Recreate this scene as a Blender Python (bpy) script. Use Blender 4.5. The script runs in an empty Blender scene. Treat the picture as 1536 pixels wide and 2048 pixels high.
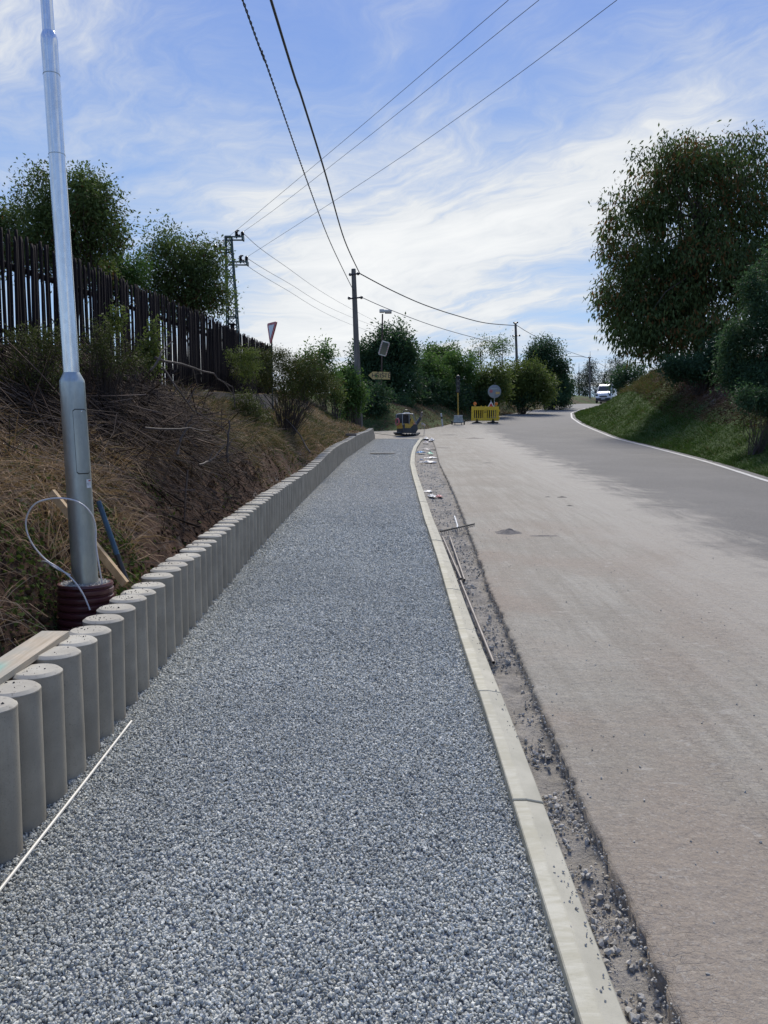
import bpy, math, random
import numpy as np
from mathutils import Vector, Matrix

random.seed(7)
rng = np.random.default_rng(11)
scene = bpy.context.scene
COL = scene.collection
pi = math.pi

# ------------------------------------------------------------------ camera
F, H, TH = 1540.0, 1.7, math.radians(4.9)
cam_d = bpy.data.cameras.new('camera')
cam = bpy.data.objects.new('camera', cam_d)
COL.objects.link(cam)
cam.location = (0, 0, H)
cam.rotation_euler = (math.radians(90) - TH, 0, 0)
cam_d.sensor_fit = 'VERTICAL'
cam_d.sensor_height = 24
cam_d.sensor_width = 18
cam_d.lens = F / 2048 * 24
cam_d.clip_start = 0.05
cam_d.clip_end = 3000
scene.camera = cam
scene.render.resolution_x, scene.render.resolution_y = 768, 1024

# ------------------------------------------------------------------ view and sky
scene.view_settings.view_transform = 'Standard'
scene.view_settings.look = 'None'
scene.view_settings.gamma = 1
scene.view_settings.use_curve_mapping = False
scene.view_settings.exposure = 0.57
scene.render.engine = 'CYCLES'
scene.cycles.max_bounces = 6
scene.cycles.transparent_max_bounces = 6
scene.cycles.use_denoising = True

SUN_DIR = Vector((0.08, 0.66, 0.74)).normalized()
sun_el = math.asin(SUN_DIR.z)
sun_az = math.atan2(SUN_DIR.x, SUN_DIR.y)

world = bpy.data.worlds.new('World')
scene.world = world
world.use_nodes = True
NT = world.node_tree
NT.nodes.clear()


class NB:
    """small node builder"""
    def __init__(self, tree):
        self.t = tree

    def n(self, typ, **kw):
        nd = self.t.nodes.new(typ)
        for k, v in kw.items():
            setattr(nd, k, v)
        return nd

    def put(self, sock, v):
        if v is None:
            return
        if isinstance(v, bpy.types.NodeSocket):
            self.t.links.new(v, sock)
        else:
            if sock.type == 'RGBA' and len(v) == 3:
                v = (*v, 1)
            sock.default_value = v

    def math(self, op, a, b=None, c=None, clamp=False):
        nd = self.n('ShaderNodeMath', operation=op, use_clamp=clamp)
        for i, v in enumerate((a, b, c)):
            self.put(nd.inputs[i], v)
        return nd.outputs[0]

    def vmath(self, op, a, b=None, s=None):
        nd = self.n('ShaderNodeVectorMath', operation=op)
        self.put(nd.inputs[0], a)
        self.put(nd.inputs[1], b)
        if s is not None:
            self.put(nd.inputs[3], s)
        return nd.outputs['Value'] if op in ('DOT_PRODUCT', 'LENGTH') else nd.outputs[0]

    def noise(self, vec, scale, detail=3, rough=.5, dist=0):
        nd = self.n('ShaderNodeTexNoise')
        self.put(nd.inputs['Vector'], vec)
        nd.inputs['Scale'].default_value = scale
        nd.inputs['Detail'].default_value = detail
        nd.inputs['Roughness'].default_value = rough
        nd.inputs['Distortion'].default_value = dist
        return nd.outputs['Fac']

    def mapr(self, v, a, b, c=0.0, d=1.0, smooth=True):
        nd = self.n('ShaderNodeMapRange')
        nd.interpolation_type = 'SMOOTHSTEP' if smooth else 'LINEAR'
        self.put(nd.inputs['Value'], v)
        for k, x in zip(('From Min', 'From Max', 'To Min', 'To Max'), (a, b, c, d)):
            self.put(nd.inputs[k], x)
        return nd.outputs[0]

    def mix(self, f, a, b, mode='MIX'):
        nd = self.n('ShaderNodeMix', data_type='RGBA', blend_type=mode)
        self.put(nd.inputs[0], f)
        self.put(nd.inputs[6], a)
        self.put(nd.inputs[7], b)
        return nd.outputs[2]

    def mapping(self, vec, scale=(1, 1, 1), rot=(0, 0, 0), loc=(0, 0, 0)):
        nd = self.n('ShaderNodeMapping')
        self.put(nd.inputs[0], vec)
        nd.inputs['Scale'].default_value = scale
        nd.inputs['Rotation'].default_value = rot
        nd.inputs['Location'].default_value = loc
        return nd.outputs[0]

    def bump(self, h, strength=.5, dist=.01, normal=None):
        nd = self.n('ShaderNodeBump')
        self.put(nd.inputs['Height'], h)
        nd.inputs['Strength'].default_value = strength
        nd.inputs['Distance'].default_value = dist
        self.put(nd.inputs['Normal'], normal)
        return nd.outputs[0]


w = NB(NT)
SKY_STRENGTH = 0.105
sky = w.n('ShaderNodeTexSky', sky_type='NISHITA')
sky.sun_disc = False
sky.sun_elevation = sun_el
sky.sun_rotation = sun_az
sky.altitude = 300
sky.air_density = 1.0
sky.dust_density = 0.6
sky.ozone_density = 2.0
tc = w.n('ShaderNodeTexCoord').outputs['Generated']
nrm = w.vmath('NORMALIZE', tc)
sp = w.n('ShaderNodeSeparateXYZ')
w.put(sp.inputs[0], nrm)
zc = w.math('ADD', w.math('MAXIMUM', sp.outputs[2], 0.0), 0.16)
pc = w.n('ShaderNodeCombineXYZ')
w.put(pc.inputs[0], w.math('DIVIDE', sp.outputs[0], zc))
w.put(pc.inputs[1], w.math('DIVIDE', sp.outputs[1], zc))


def pix_dir(px, py):
    v = (1024 - py) / F
    return Vector(((px - 768) / F, math.cos(TH) + v * math.sin(TH), -math.sin(TH) + v * math.cos(TH))).normalized()


# broad cirrus bands run along great circles of the sky
def band(pa, pb, width):
    n = pix_dir(*pa).cross(pix_dir(*pb)).normalized()
    d = w.vmath('DOT_PRODUCT', nrm, tuple(n))
    q = w.math('DIVIDE', d, width)
    return w.math('EXPONENT', w.math('MULTIPLY', w.math('MULTIPLY', q, q), -1.0))


b1 = band((780, 560), (1536, 130), .085)
b2 = band((0, 80), (700, 420), .13)
b3 = band((600, 430), (760, 700), .10)
rotp = w.mapping(pc.outputs[0], rot=(0, 0, math.radians(38)))
warp = w.noise(rotp, .9, 4, .55)
wv = w.n('ShaderNodeCombineXYZ')
w.put(wv.inputs[0], w.math('MULTIPLY', warp, .8))
w.put(wv.inputs[1], w.math('MULTIPLY', warp, 1.1))
pv = w.vmath('ADD', rotp, wv.outputs[0])
pst = w.mapping(pv, scale=(.95, 1.75, 1), loc=(3.1, 1.2, 0))
n1 = w.noise(pst, 1.35, 10, .64, .08)
pst2 = w.mapping(pv, scale=(.9, 4.5, 1), rot=(0, 0, .5), loc=(7.3, 2.2, 0))
n2 = w.noise(pst2, 3.2, 9, .68, .12)
nn = w.math('ADD', w.math('MULTIPLY', n1, .76), w.math('MULTIPLY', n2, .24))
bias = w.math('ADD', w.math('MULTIPLY', b1, .20), w.math('ADD', w.math('MULTIPLY', b2, .10), w.math('MULTIPLY', b3, .05)))
hor = w.mapr(sp.outputs[2], .0, .30, .08, 0.0)
nn = w.math('ADD', nn, w.math('ADD', bias, hor))
cov = w.mapr(nn, .50, .84)
thin = w.mapr(nn, .38, .62, 0, .20)
cov = w.math('MINIMUM', w.math('ADD', cov, thin), 1.0)
hs = w.n('ShaderNodeHueSaturation')
hs.inputs['Saturation'].default_value = .92
hs.inputs['Hue'].default_value = .512
hs.inputs['Value'].default_value = 1.0
w.put(hs.inputs['Color'], sky.outputs[0])
skyc = w.mix(.85, hs.outputs[0], w.mix(w.mapr(sp.outputs[2], .02, .62), (2.3, 3.7, 5.6), (.72, 1.62, 4.5)))
cloud = w.mix(w.mapr(nn, .55, .95), (4.5, 4.75, 5.05), (6.2, 6.25, 6.2))
final = w.mix(w.math('MULTIPLY', cov, .95), skyc, cloud)
bg = w.n('ShaderNodeBackground')
w.put(bg.inputs[0], final)
bg.inputs[1].default_value = SKY_STRENGTH
wo = w.n('ShaderNodeOutputWorld')
NT.links.new(bg.outputs[0], wo.inputs[0])

sun_d = bpy.data.lights.new('sun', 'SUN')
sun_d.energy = 3.0
sun_d.angle = math.radians(18)
sun_d.color = (1.0, .93, .82)
sun = bpy.data.objects.new('sun', sun_d)
COL.objects.link(sun)
sun.rotation_euler = (-SUN_DIR).to_track_quat('-Z', 'Y').to_euler()
sun.location = (20, 40, 60)

# ------------------------------------------------------------------ land shape
HY = [-30, -15, 0, 13, 26, 38, 50, 63, 80, 100, 112, 125, 150, 260, 600]
HZ = [-1.6, -.83, 0, .715, 1.42, 2.05, 3.0, 4.15, 5.5, 7.1, 7.75, 8.1, 8.3, 8.6, 9]
_yy = np.arange(-40, 620, .25)
_hh = np.interp(_yy, HY, HZ)
_k = np.hanning(17)
_k /= _k.sum()
_hs = np.convolve(np.pad(_hh, 8, mode='edge'), _k, 'valid')


def h(y):
    return np.interp(y, _yy, _hs)


def smoothed(pts, win=2.5):
    ys = np.array([p[1] for p in pts], float)
    xs = np.array([p[0] for p in pts], float)
    g = np.arange(ys[0], ys[-1] + .01, .1)
    v = np.interp(g, ys, xs)
    n = int(win / .1) | 1
    k = np.hanning(n + 2)[1:-1]
    k /= k.sum()
    # linear extension at both ends keeps the direction
    a = v[0] + (v[0] - v[1]) * np.arange(n // 2, 0, -1)
    b = v[-1] + (v[-1] - v[-2]) * np.arange(1, n // 2 + 1)
    return g, np.convolve(np.concatenate([a, v, b]), k, 'valid')


def curve(pts, win=2.5):
    g, v = smoothed(pts, win)
    return lambda y: np.interp(y, g, v)


Wf = curve([(-1.36, -4), (-1.38, 2.9), (-1.415, 4.5), (-1.45, 6.3), (-1.46, 8.3), (-1.41, 12.9), (-1.18, 23.4), (-.8, 31), (-.42, 38.2)])
Kf = curve([(.50, -4), (.53, 1.9), (.55, 4.3), (.545, 6), (.575, 8.1), (.585, 11.2), (.62, 14.3), (.66, 18), (.73, 21.7), (.93, 26.2), (1.15, 30), (1.58, 35.6), (1.76, 37.4)], 2.0)
Af = curve([(.76, -4), (.82, 2), (.85, 3.2), (.885, 4.4), (.93, 5.7), (.97, 6.9), (1.16, 10.8), (1.33, 14.6), (1.58, 22.1), (2.0, 30), (2.28, 36.3), (2.34, 37.6)], 1.5)
Rf = curve([(4.6, -30), (5.9, 0), (7.15, 9), (8.31, 16.65), (9.29, 22), (10.4, 30.2), (12.1, 44), (13.15, 52), (14.3, 59), (16.4, 68), (19.6, 77.5), (24, 88), (30, 99), (38, 112), (47, 125), (64, 150), (140, 260), (380, 600)], 4)
LB = [(-.9, 38.2), (-1.3, 39.5), (-1.6, 41.5), (-1.5, 43.2), (-.43, 44.0), (1.2, 44.7), (2.46, 45.9), (4.0, 50.2), (4.9, 53), (6.4, 55.6), (9.4, 62.5), (13.6, 73.5), (19.1, 86.8), (24.5, 99), (32, 112), (41, 125), (58, 150), (134, 260), (374, 600)]


def sm(t):
    t = np.clip(t, 0, 1)
    return t * t * (3 - 2 * t)


def vnoise(x, y, seed=0):
    x = np.asarray(x, float); y = np.asarray(y, float)
    xi = np.floor(x).astype(np.int64); yi = np.floor(y).astype(np.int64)
    fx = x - xi; fy = y - yi
    fx = fx * fx * (3 - 2 * fx); fy = fy * fy * (3 - 2 * fy)

    def hsh(a, b):
        n = (a * 374761393 + b * 668265263 + seed * 974711) & 0xffffffff
        n = ((n ^ (n >> 13)) * 1274126177) & 0xffffffff
        return ((n ^ (n >> 16)) & 0xffff) / 65535.0
    return ((hsh(xi, yi) * (1 - fx) + hsh(xi + 1, yi) * fx) * (1 - fy) +
            (hsh(xi, yi + 1) * (1 - fx) + hsh(xi + 1, yi + 1) * fx) * fy) * 2 - 1


def fbm(x, y, o=4, seed=0):
    s = 0; a = 1; t = 0
    for i in range(o):
        s = s + a * vnoise(x * 2 ** i + i * 7.1, y * 2 ** i - i * 3.3, seed + i)
        t += a; a *= .5
    return s / t


ZTY = [-30, -10, 0, 7.5, 17, 20.5, 26, 34, 45, 60, 90, 112, 150, 600]
ZTZ = [.1, 1.2, 1.8, 2.25, 2.9, 3.08, 3.45, 4.0, 4.7, 5.7, 8.3, 9.2, 9.8, 10]

_wy = np.arange(-30, 38.3, .8)
_LP = [(float(Wf(max(y, -4))) - .21, y) for y in _wy] + LB
_RP = [(float(Rf(y)) + .3, y) for y in np.concatenate([np.arange(-30, 130, 2.5), np.arange(130, 600, 40)])]


def pdist(x, y, P):
    x = np.asarray(x, float).ravel(); y = np.asarray(y, float).ravel()
    best = np.full(x.shape, 1e9)
    for (ax, ay), (bx, by) in zip(P[:-1], P[1:]):
        dx, dy = bx - ax, by - ay
        t = np.clip(((x - ax) * dx + (y - ay) * dy) / (dx * dx + dy * dy), 0, 1)
        best = np.minimum(best, (x - ax - t * dx) ** 2 + (y - ay - t * dy) ** 2)
    return np.sqrt(best)


_lx = np.array([p[0] for p in _LP]); _ly = np.array([p[1] for p in _LP])
_rx = np.array([p[0] for p in _RP]); _ry = np.array([p[1] for p in _RP])


def ground_z(x, y):
    x = np.atleast_1d(np.asarray(x, float)); y = np.atleast_1d(np.asarray(y, float))
    shp = x.shape
    x = x.ravel(); y = y.ravel()
    hy = h(y)
    z = hy - .16
    left = x < np.interp(y, _ly, _lx)
    right = x > np.interp(y, _ry, _rx)
    # left bank
    if left.any():
        xx, yy_ = x[left], y[left]
        u = pdist(xx, yy_, _LP)
        hh = hy[left]
        zt = np.interp(yy_, ZTY, ZTZ)
        near = np.interp(u, [0, .28, .5, .85, 2.2, 3], [.22, .25, .72, 1.12, 0, 0])
        f1 = np.interp(u, [.85, 2.2], [0, 1])
        p1 = np.where(u < .85, hh + near, (hh + 1.12) * (1 - f1) + zt * f1)
        mid = np.interp(u, [0, .5, 1.5], [.42, .52, .95])
        f2 = np.interp(u, [1.5, 3.4], [0, 1])
        p2 = np.where(u < 1.5, hh + mid, (hh + .95) * (1 - f2) + zt * f2)
        f3 = np.interp(u, [0, .6, 2, 5], [0, .06, .55, 1])
        p3 = hh - .02 + (zt - hh) * f3
        ta = sm((yy_ - 13) / 9); tb = sm((yy_ - 36.5) / 4)
        p = (p1 * (1 - ta) + p2 * ta) * (1 - tb) + p3 * tb
        p = p - np.clip(u - 7, 0, None) * .10
        p = np.maximum(p, hh * .25 - 1.5)
        amp = np.clip(u * .3, 0, .13) + .015 + .05 * np.exp(-((u - .6) / .3) ** 2)
        p = p + amp * fbm(xx * 1.6, yy_ * 1.6, 5, 3)
        z[left] = p
    if right.any():
        xx, yy_ = x[right], y[right]
        u = pdist(xx, yy_, _RP)
        hh = hy[right]
        p = hh + np.interp(u, [0, .4, 1.0, 2.0, 5.0, 9, 20], [-.03, .06, .35, 1.15, 3.6, 4.3, 5.0])
        p = p - np.clip(u - 14, 0, None) * .12
        p = np.maximum(p, hh * .25 - 1.5)
        p = p + np.clip(u * .06, 0, .14) * fbm(xx * .9, yy_ * .9, 5, 9)
        tp = 1 - .52 * sm((yy_ - 53) / 15)
        z[right] = hh + (p - hh) * tp
    return z.reshape(shp)


def gz(x, y):
    return float(ground_z(np.array([x]), np.array([y]))[0])


def at(px, py, Y):
    """the place seen at a point of the photograph, at distance Y along the road"""
    v = (1024 - py) / F
    fy = math.cos(TH) + v * math.sin(TH)
    t = Y / fy
    return Vector(((px - 768) / F * t, Y, H + (v * math.cos(TH) - math.sin(TH)) * t))


def gp(px, py, dz=0.0):
    """where that line of sight meets the road surface raised by dz"""
    ys = np.linspace(.5, 200, 20000)
    v = (1024 - py) / F
    fy = math.cos(TH) + v * math.sin(TH)
    z = H + (v * math.cos(TH) - math.sin(TH)) * ys / fy - h(ys) - dz
    i = int(np.argmax(z < 0))
    return Vector(((px - 768) / F * ys[i] / fy, ys[i], float(h(ys[i])) + dz))


# ------------------------------------------------------------------ mesh helpers
LOC = {}


def new_mesh(name, V, Fc, smooth=False, tint=None, uv=None):
    V = np.asarray(V, np.float32)
    me = bpy.data.meshes.new(name)
    if isinstance(Fc, np.ndarray):
        n, k = Fc.shape
        me.vertices.add(len(V)); me.vertices.foreach_set('co', V.ravel())
        me.loops.add(n * k); me.loops.foreach_set('vertex_index', Fc.astype(np.int32).ravel())
        me.polygons.add(n); me.polygons.foreach_set('loop_start', np.arange(0, n * k, k, dtype=np.int32))
        me.update(calc_edges=True)
    else:
        me.from_pydata([tuple(map(float, v)) for v in V], [], Fc)
        me.update()
    if smooth:
        me.polygons.foreach_set('use_smooth', np.ones(len(me.polygons), bool))
    if tint is not None:
        a = me.attributes.new('tint', 'FLOAT', 'POINT')
        a.data.foreach_set('value', np.asarray(tint, np.float32))
    if uv is not None:
        l = me.uv_layers.new(name='UVMap')
        vi = np.zeros(len(me.loops), np.int32)
        me.loops.foreach_get('vertex_index', vi)
        l.data.foreach_set('uv', np.asarray(uv, np.float32)[vi].ravel())
    return me


def link(name, me, m=None, parent=None, loc=None):
    o = bpy.data.objects.new(name, me)
    COL.objects.link(o)
    if m is not None and me is not None and not me.materials:
        me.materials.append(m)
    if parent is not None:
        o.parent = parent
    if loc is not None:
        o.location = loc
    return o


def tag(o, label=None, cat=None, group=None, kind=None):
    if label:
        o['label'] = label
    if cat:
        o['category'] = cat
    if group:
        o['group'] = group
    if kind:
        o['kind'] = kind
    return o


def thing(name, loc, label, cat, group=None):
    o = bpy.data.objects.new(name, None)
    COL.objects.link(o)
    o.empty_display_size = .1
    o.location = loc
    LOC[o] = Vector(loc)
    return tag(o, label, cat, group)


class MB:
    """collects simple solids; verts in world space unless told otherwise"""
    def __init__(self):
        self.v = []
        self.f = []

    def add(self, V, Fc):
        b = len(self.v)
        self.v += [tuple(x) for x in V]
        self.f += [tuple(i + b for i in f) for f in Fc]
        return self

    def box(self, c, s, rz=0, M=None, bev=0):
        hx, hy, hz = s[0] / 2, s[1] / 2, s[2] / 2
        b = min(bev, hx * .9, hy * .9, hz * .9)
        if b > 0:
            V = []
            for sz in (-1, 1):
                for lay in (0, 1):
                    zz = sz * (hz - (b if lay == 0 else 0))
                    ins = 0 if lay == 0 else b
                    V.append([(x, y, zz) for x, y in ((-hx + ins + (b if False else 0), -hy + ins), (hx - ins, -hy + ins), (hx - ins, hy - ins), (-hx + ins, hy - ins))])
            rings = [V[1], V[0], V[2], V[3]]
            P = [Vector(p) for r in rings for p in r]
            Fc = []
            for r in range(3):
                for i in range(4):
                    j = (i + 1) % 4
                    Fc.append((r * 4 + i, r * 4 + j, r * 4 + 4 + j, r * 4 + 4 + i))
            Fc.append((3, 2, 1, 0)); Fc.append((12, 13, 14, 15))
        else:
            P = [Vector((x * hx, y * hy, z * hz)) for z in (-1, 1) for y in (-1, 1) for x in (-1, 1)]
            Fc = [(0, 2, 3, 1), (4, 5, 7, 6), (0, 1, 5, 4), (2, 6, 7, 3), (0, 4, 6, 2), (1, 3, 7, 5)]
        R = M if M is not None else Matrix.Rotation(rz, 3, 'Z')
        c = Vector(c)
        return self.add([c + R @ p for p in P], Fc)

    def tube(self, pts, r, n=8, caps=True, closed=False):
        pts = [Vector(p) for p in pts]
        rs = r if isinstance(r, (list, tuple)) else [r] * len(pts)
        m = len(pts)
        V = []
        up = None
        for i, p in enumerate(pts):
            if closed:
                t = pts[(i + 1) % m] - pts[i - 1]
            else:
                t = pts[min(i + 1, m - 1)] - pts[max(i - 1, 0)]
            t.normalize()
            if up is None:
                up = Vector((0, 0, 1)) if abs(t.z) < .9 else Vector((1, 0, 0))
            a = up - t * up.dot(t)
            if a.length < 1e-4:
                a = t.orthogonal()
            a.normalize()
            up = a
            b = t.cross(a)
            for k in range(n):
                an = 2 * pi * k / n
                V.append(p + (a * math.cos(an) + b * math.sin(an)) * rs[i])
        Fc = []
        for i in range(m if closed else m - 1):
            q = (i + 1) % m
            for k in range(n):
                l = (k + 1) % n
                Fc.append((i * n + k, i * n + l, q * n + l, q * n + k))
        if caps and not closed:
            Fc.append(tuple(range(n - 1, -1, -1)))
            Fc.append(tuple((m - 1) * n + k for k in range(n)))
        return self.add(V, Fc)

    def lathe(self, prof, c, n=24, M=None):
        V = []
        c = Vector(c)
        R = M if M is not None else Matrix.Identity(3)
        for r, z in prof:
            for k in range(n):
                a = 2 * pi * k / n
                V.append(c + R @ Vector((r * math.cos(a), r * math.sin(a), z)))
        Fc = []
        for i in range(len(prof) - 1):
            for k in range(n):
                l = (k + 1) % n
                Fc.append((i * n + k, i * n + l, (i + 1) * n + l, (i + 1) * n + k))
        Fc.append(tuple(range(n - 1, -1, -1)))
        Fc.append(tuple((len(prof) - 1) * n + k for k in range(n)))
        return self.add(V, Fc)

    def prism(self, poly, M, t):
        """poly in the local XZ plane, thickness t along local Y; M 4x4"""
        n = len(poly)
        V = [M @ Vector((x, -t / 2, z)) for x, z in poly] + [M @ Vector((x, t / 2, z)) for x, z in poly]
        Fc = [tuple(range(n)), tuple(range(2 * n - 1, n - 1, -1))]
        for i in range(n):
            j = (i + 1) % n
            Fc.append((i, i + n, j + n, j))
        return self.add(V, Fc)

    def ball(self, c, r, n=12, m=7):
        prof = [(r * math.sin(pi * i / m), -r * math.cos(pi * i / m)) for i in range(m + 1)]
        prof[0] = (r * .02, -r); prof[-1] = (r * .02, r)
        return self.lathe(prof, c, n)

    def build(self, name, m, parent=None, smooth=False, root=None, loc=None):
        if loc is not None:
            off = Vector(loc)
        else:
            off = LOC.get(root or parent, Vector((0, 0, 0)))
        V = np.array(self.v, np.float32) - np.array(off, np.float32)
        me = new_mesh(name, V, self.f)
        if smooth:
            sm_ = np.ones(len(me.polygons), bool)
            me.polygons.foreach_set('use_smooth', sm_)
            me.set_sharp_from_angle(angle=math.radians(38))
        o = link(name, me, m, parent)
        if loc is not None:
            o.location = loc
            LOC[o] = Vector(loc)
        elif parent is not None:
            LOC[o] = off
        return o


def part_np(name, V, Fc, m, root, smooth=False, tint=None):
    V = np.asarray(V, np.float32) - np.array(LOC[root], np.float32)
    return link(name, new_mesh(name, V, Fc, smooth, tint), m, root)


def grid_faces(nr, nc):
    a = np.arange(nr * nc).reshape(nr, nc)
    return np.stack([a[:-1, :-1], a[:-1, 1:], a[1:, 1:], a[1:, :-1]], -1).reshape(-1, 4)


# ------------------------------------------------------------------ materials
def new_mat(name):
    m = bpy.data.materials.new(name)
    m.use_nodes = True
    b = NB(m.node_tree)
    bs = m.node_tree.nodes['Principled BSDF']
    return m, b, bs


def pos_vec(b):
    return b.n('ShaderNodeNewGeometry').outputs['Position']


def obj_vec(b):
    return b.n('ShaderNodeTexCoord').outputs['Object']


def plain(name, col, rough=.7, metal=0, var=.18, scale=8, bump=.15, bdist=.003, emit=None, spec=.5):
    m, b, bs = new_mat(name)
    v = obj_vec(b)
    n = b.noise(v, scale, 5, .6)
    c2 = tuple(max(0, c * (1 - var * 1.3)) for c in col)
    c1 = tuple(min(1, c * (1 + var)) for c in col)
    b.put(bs.inputs['Base Color'], b.mix(b.mapr(n, .3, .7), c2, c1))
    bs.inputs['Roughness'].default_value = rough
    bs.inputs['Metallic'].default_value = metal
    bs.inputs['Specular IOR Level'].default_value = spec
    if bump:
        b.put(bs.inputs['Normal'], b.bump(b.noise(v, scale * 6, 3), bump, bdist))
    return m


def leaf_mat(name, dark, light, accent=None, acc=.0, trans=.25, rough=.6):
    m, b, bs = new_mat(name)
    at_ = b.n('ShaderNodeAttribute', attribute_name='tint').outputs['Fac']
    c = b.mix(at_, dark, light)
    big = b.noise(pos_vec(b), .5, 3)
    c = b.mix(b.mapr(big, .35, .7), c, b.mix(.5, c, light))
    if accent:
        # attribute 1..2 marks the turning leaves
        c = b.mix(b.mapr(at_, 1.0, 1.05), c, accent)
    b.put(bs.inputs['Base Color'], c)
    bs.inputs['Roughness'].default_value = rough
    bs.inputs['Specular IOR Level'].default_value = .08
    tr = b.n('ShaderNodeBsdfTranslucent')
    b.put(tr.inputs[0], b.mix(.5, c, b.mix(1.0, c, (1.0, 1.15, .45), 'MULTIPLY')))
    mx = b.n('ShaderNodeMixShader')
    mx.inputs[0].default_value = trans
    out = m.node_tree.nodes['Material Output']
    m.node_tree.links.new(bs.outputs[0], mx.inputs[1])
    m.node_tree.links.new(tr.outputs[0], mx.inputs[2])
    m.node_tree.links.new(mx.outputs[0], out.inputs[0])
    return m


def concrete_mat(name, col, top=False):
    m, b, bs = new_mat(name)
    p = pos_vec(b)
    rnd = b.n('ShaderNodeObjectInfo').outputs['Random']
    n1 = b.noise(p, 3.5, 6, .62)
    n2 = b.noise(b.mapping(p, scale=(1, 1, .12)), 22, 4, .6)
    n3 = b.noise(p, 110, 4, .75)
    d = tuple(c * .76 for c in col); l = tuple(min(1, c * 1.16) for c in col)
    c = b.mix(b.mapr(n1, .3, .72), d, l)
    c = b.mix(b.mapr(n2, .45, .75, 0, .35), c, tuple(x * .78 for x in col))
    c = b.mix(b.mapr(n3, .56, .66, 0, .55), c, tuple(x * .5 for x in col))
    c = b.mix(b.mapr(rnd, 0, 1, 0, .42, False), c, tuple(x * .8 for x in col))
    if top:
        # faces turned upward get a paler colour than the sides, dusted with crumbs
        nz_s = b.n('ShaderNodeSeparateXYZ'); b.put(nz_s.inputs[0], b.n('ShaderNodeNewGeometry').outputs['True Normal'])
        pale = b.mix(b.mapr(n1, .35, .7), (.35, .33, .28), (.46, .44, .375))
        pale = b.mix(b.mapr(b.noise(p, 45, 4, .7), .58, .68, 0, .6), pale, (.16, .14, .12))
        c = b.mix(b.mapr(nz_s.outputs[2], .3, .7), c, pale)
    b.put(bs.inputs['Base Color'], c)
    bs.inputs['Roughness'].default_value = .88
    bs.inputs['Specular IOR Level'].default_value = .25
    b.put(bs.inputs['Normal'], b.bump(b.math('ADD', n3, b.math('MULTIPLY', n1, .5)), .35, .003))
    return m


M = {}
M['pile'] = concrete_mat('pile_concrete', (.335, .31, .255), top=True)
M['footing'] = concrete_mat('footing_concrete', (.16, .14, .12))


def kerb_mat():
    m, b, bs = new_mat('kerb_concrete')
    p = pos_vec(b)
    uv = b.n('ShaderNodeUVMap').outputs[0]
    s = b.n('ShaderNodeSeparateXYZ'); b.put(s.inputs[0], uv)
    rnd = b.n('ShaderNodeObjectInfo').outputs['Random']
    n1 = b.noise(p, 5, 6, .6)
    n3 = b.noise(p, 170, 3, .6)
    c = b.mix(b.mapr(n1, .3, .7), (.37, .352, .275), (.48, .455, .365))
    # lime stain running along the path side of the top
    run = b.noise(b.mapping(p, scale=(2.2, 9, 1)), 2.0, 6, .7, .6)
    edge = b.math('ADD', s.outputs[1], b.math('MULTIPLY', b.math('SUBTRACT', b.noise(p, 2.6, 4, .6), .5), .45))
    zone = b.mapr(edge, .36, .50, 1.0, 0.0)
    streak = b.mapr(run, .40, .66)
    c = b.mix(b.math('MULTIPLY', zone, .55), c, (.46, .43, .31))
    c = b.mix(b.math('MULTIPLY', b.math('MULTIPLY', zone, streak), .55), c, (.66, .64, .54))
    c = b.mix(b.mapr(n3, .6, .72, 0, .3), c, (.2, .2, .18))
    c = b.mix(b.mapr(rnd, 0, 1, 0, .25, False), c, (.31, .31, .27))
    b.put(bs.inputs['Base Color'], c)
    bs.inputs['Roughness'].default_value = .85
    bs.inputs['Specular IOR Level'].default_value = .25
    b.put(bs.inputs['Normal'], b.bump(n3, .3, .002))
    return m


M['kerb'] = kerb_mat()


def gravel_stone_mat(name, cols):
    m, b, bs = new_mat(name)
    rnd = b.n('ShaderNodeObjectInfo').outputs['Random']
    cr = b.n('ShaderNodeValToRGB')
    b.put(cr.inputs[0], rnd)
    e = cr.color_ramp.elements
    e[0].position = 0; e[0].color = (*cols[0], 1)
    e[1].position = 1; e[1].color = (*cols[-1], 1)
    for i, c in enumerate(cols[1:-1]):
        k = e.new((i + 1) / (len(cols) - 1)); k.color = (*c, 1)
    n = b.noise(obj_vec(b), 1.6, 3)
    c = b.mix(b.mapr(n, .35, .7, 0, .35), cr.outputs[0], (.43, .44, .42))
    big_ = b.noise(pos_vec(b), .9, 5, .6)
    c = b.mix(b.mapr(big_, .38, .62, 0, .30), c, b.mix(1.0, c, (.62, .63, .64), 'MULTIPLY'))
    # dust from the road settles on the upper end of the path
    sp_ = b.n('ShaderNodeSeparateXYZ'); b.put(sp_.inputs[0], pos_vec(b))
    f = b.mapr(b.math('ADD', sp_.outputs[1], b.math('MULTIPLY', b.noise(pos_vec(b), .7, 4), 5)), 12.0, 17.5, 0, .9)
    c = b.mix(f, c, b.mix(rnd, (.40, .395, .35), (.60, .59, .53)))
    b.put(bs.inputs['Base Color'], c)
    bs.inputs['Roughness'].default_value = .75
    return m


M['gravel_stone'] = gravel_stone_mat('gravel_stone', [(0.180, 0.187, 0.169), (0.329, 0.341, 0.314), (0.424, 0.437, 0.404), (0.530, 0.546, 0.503), (0.403, 0.406, 0.356), (0.615, 0.624, 0.570), (0.784, 0.780, 0.703)])


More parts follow.
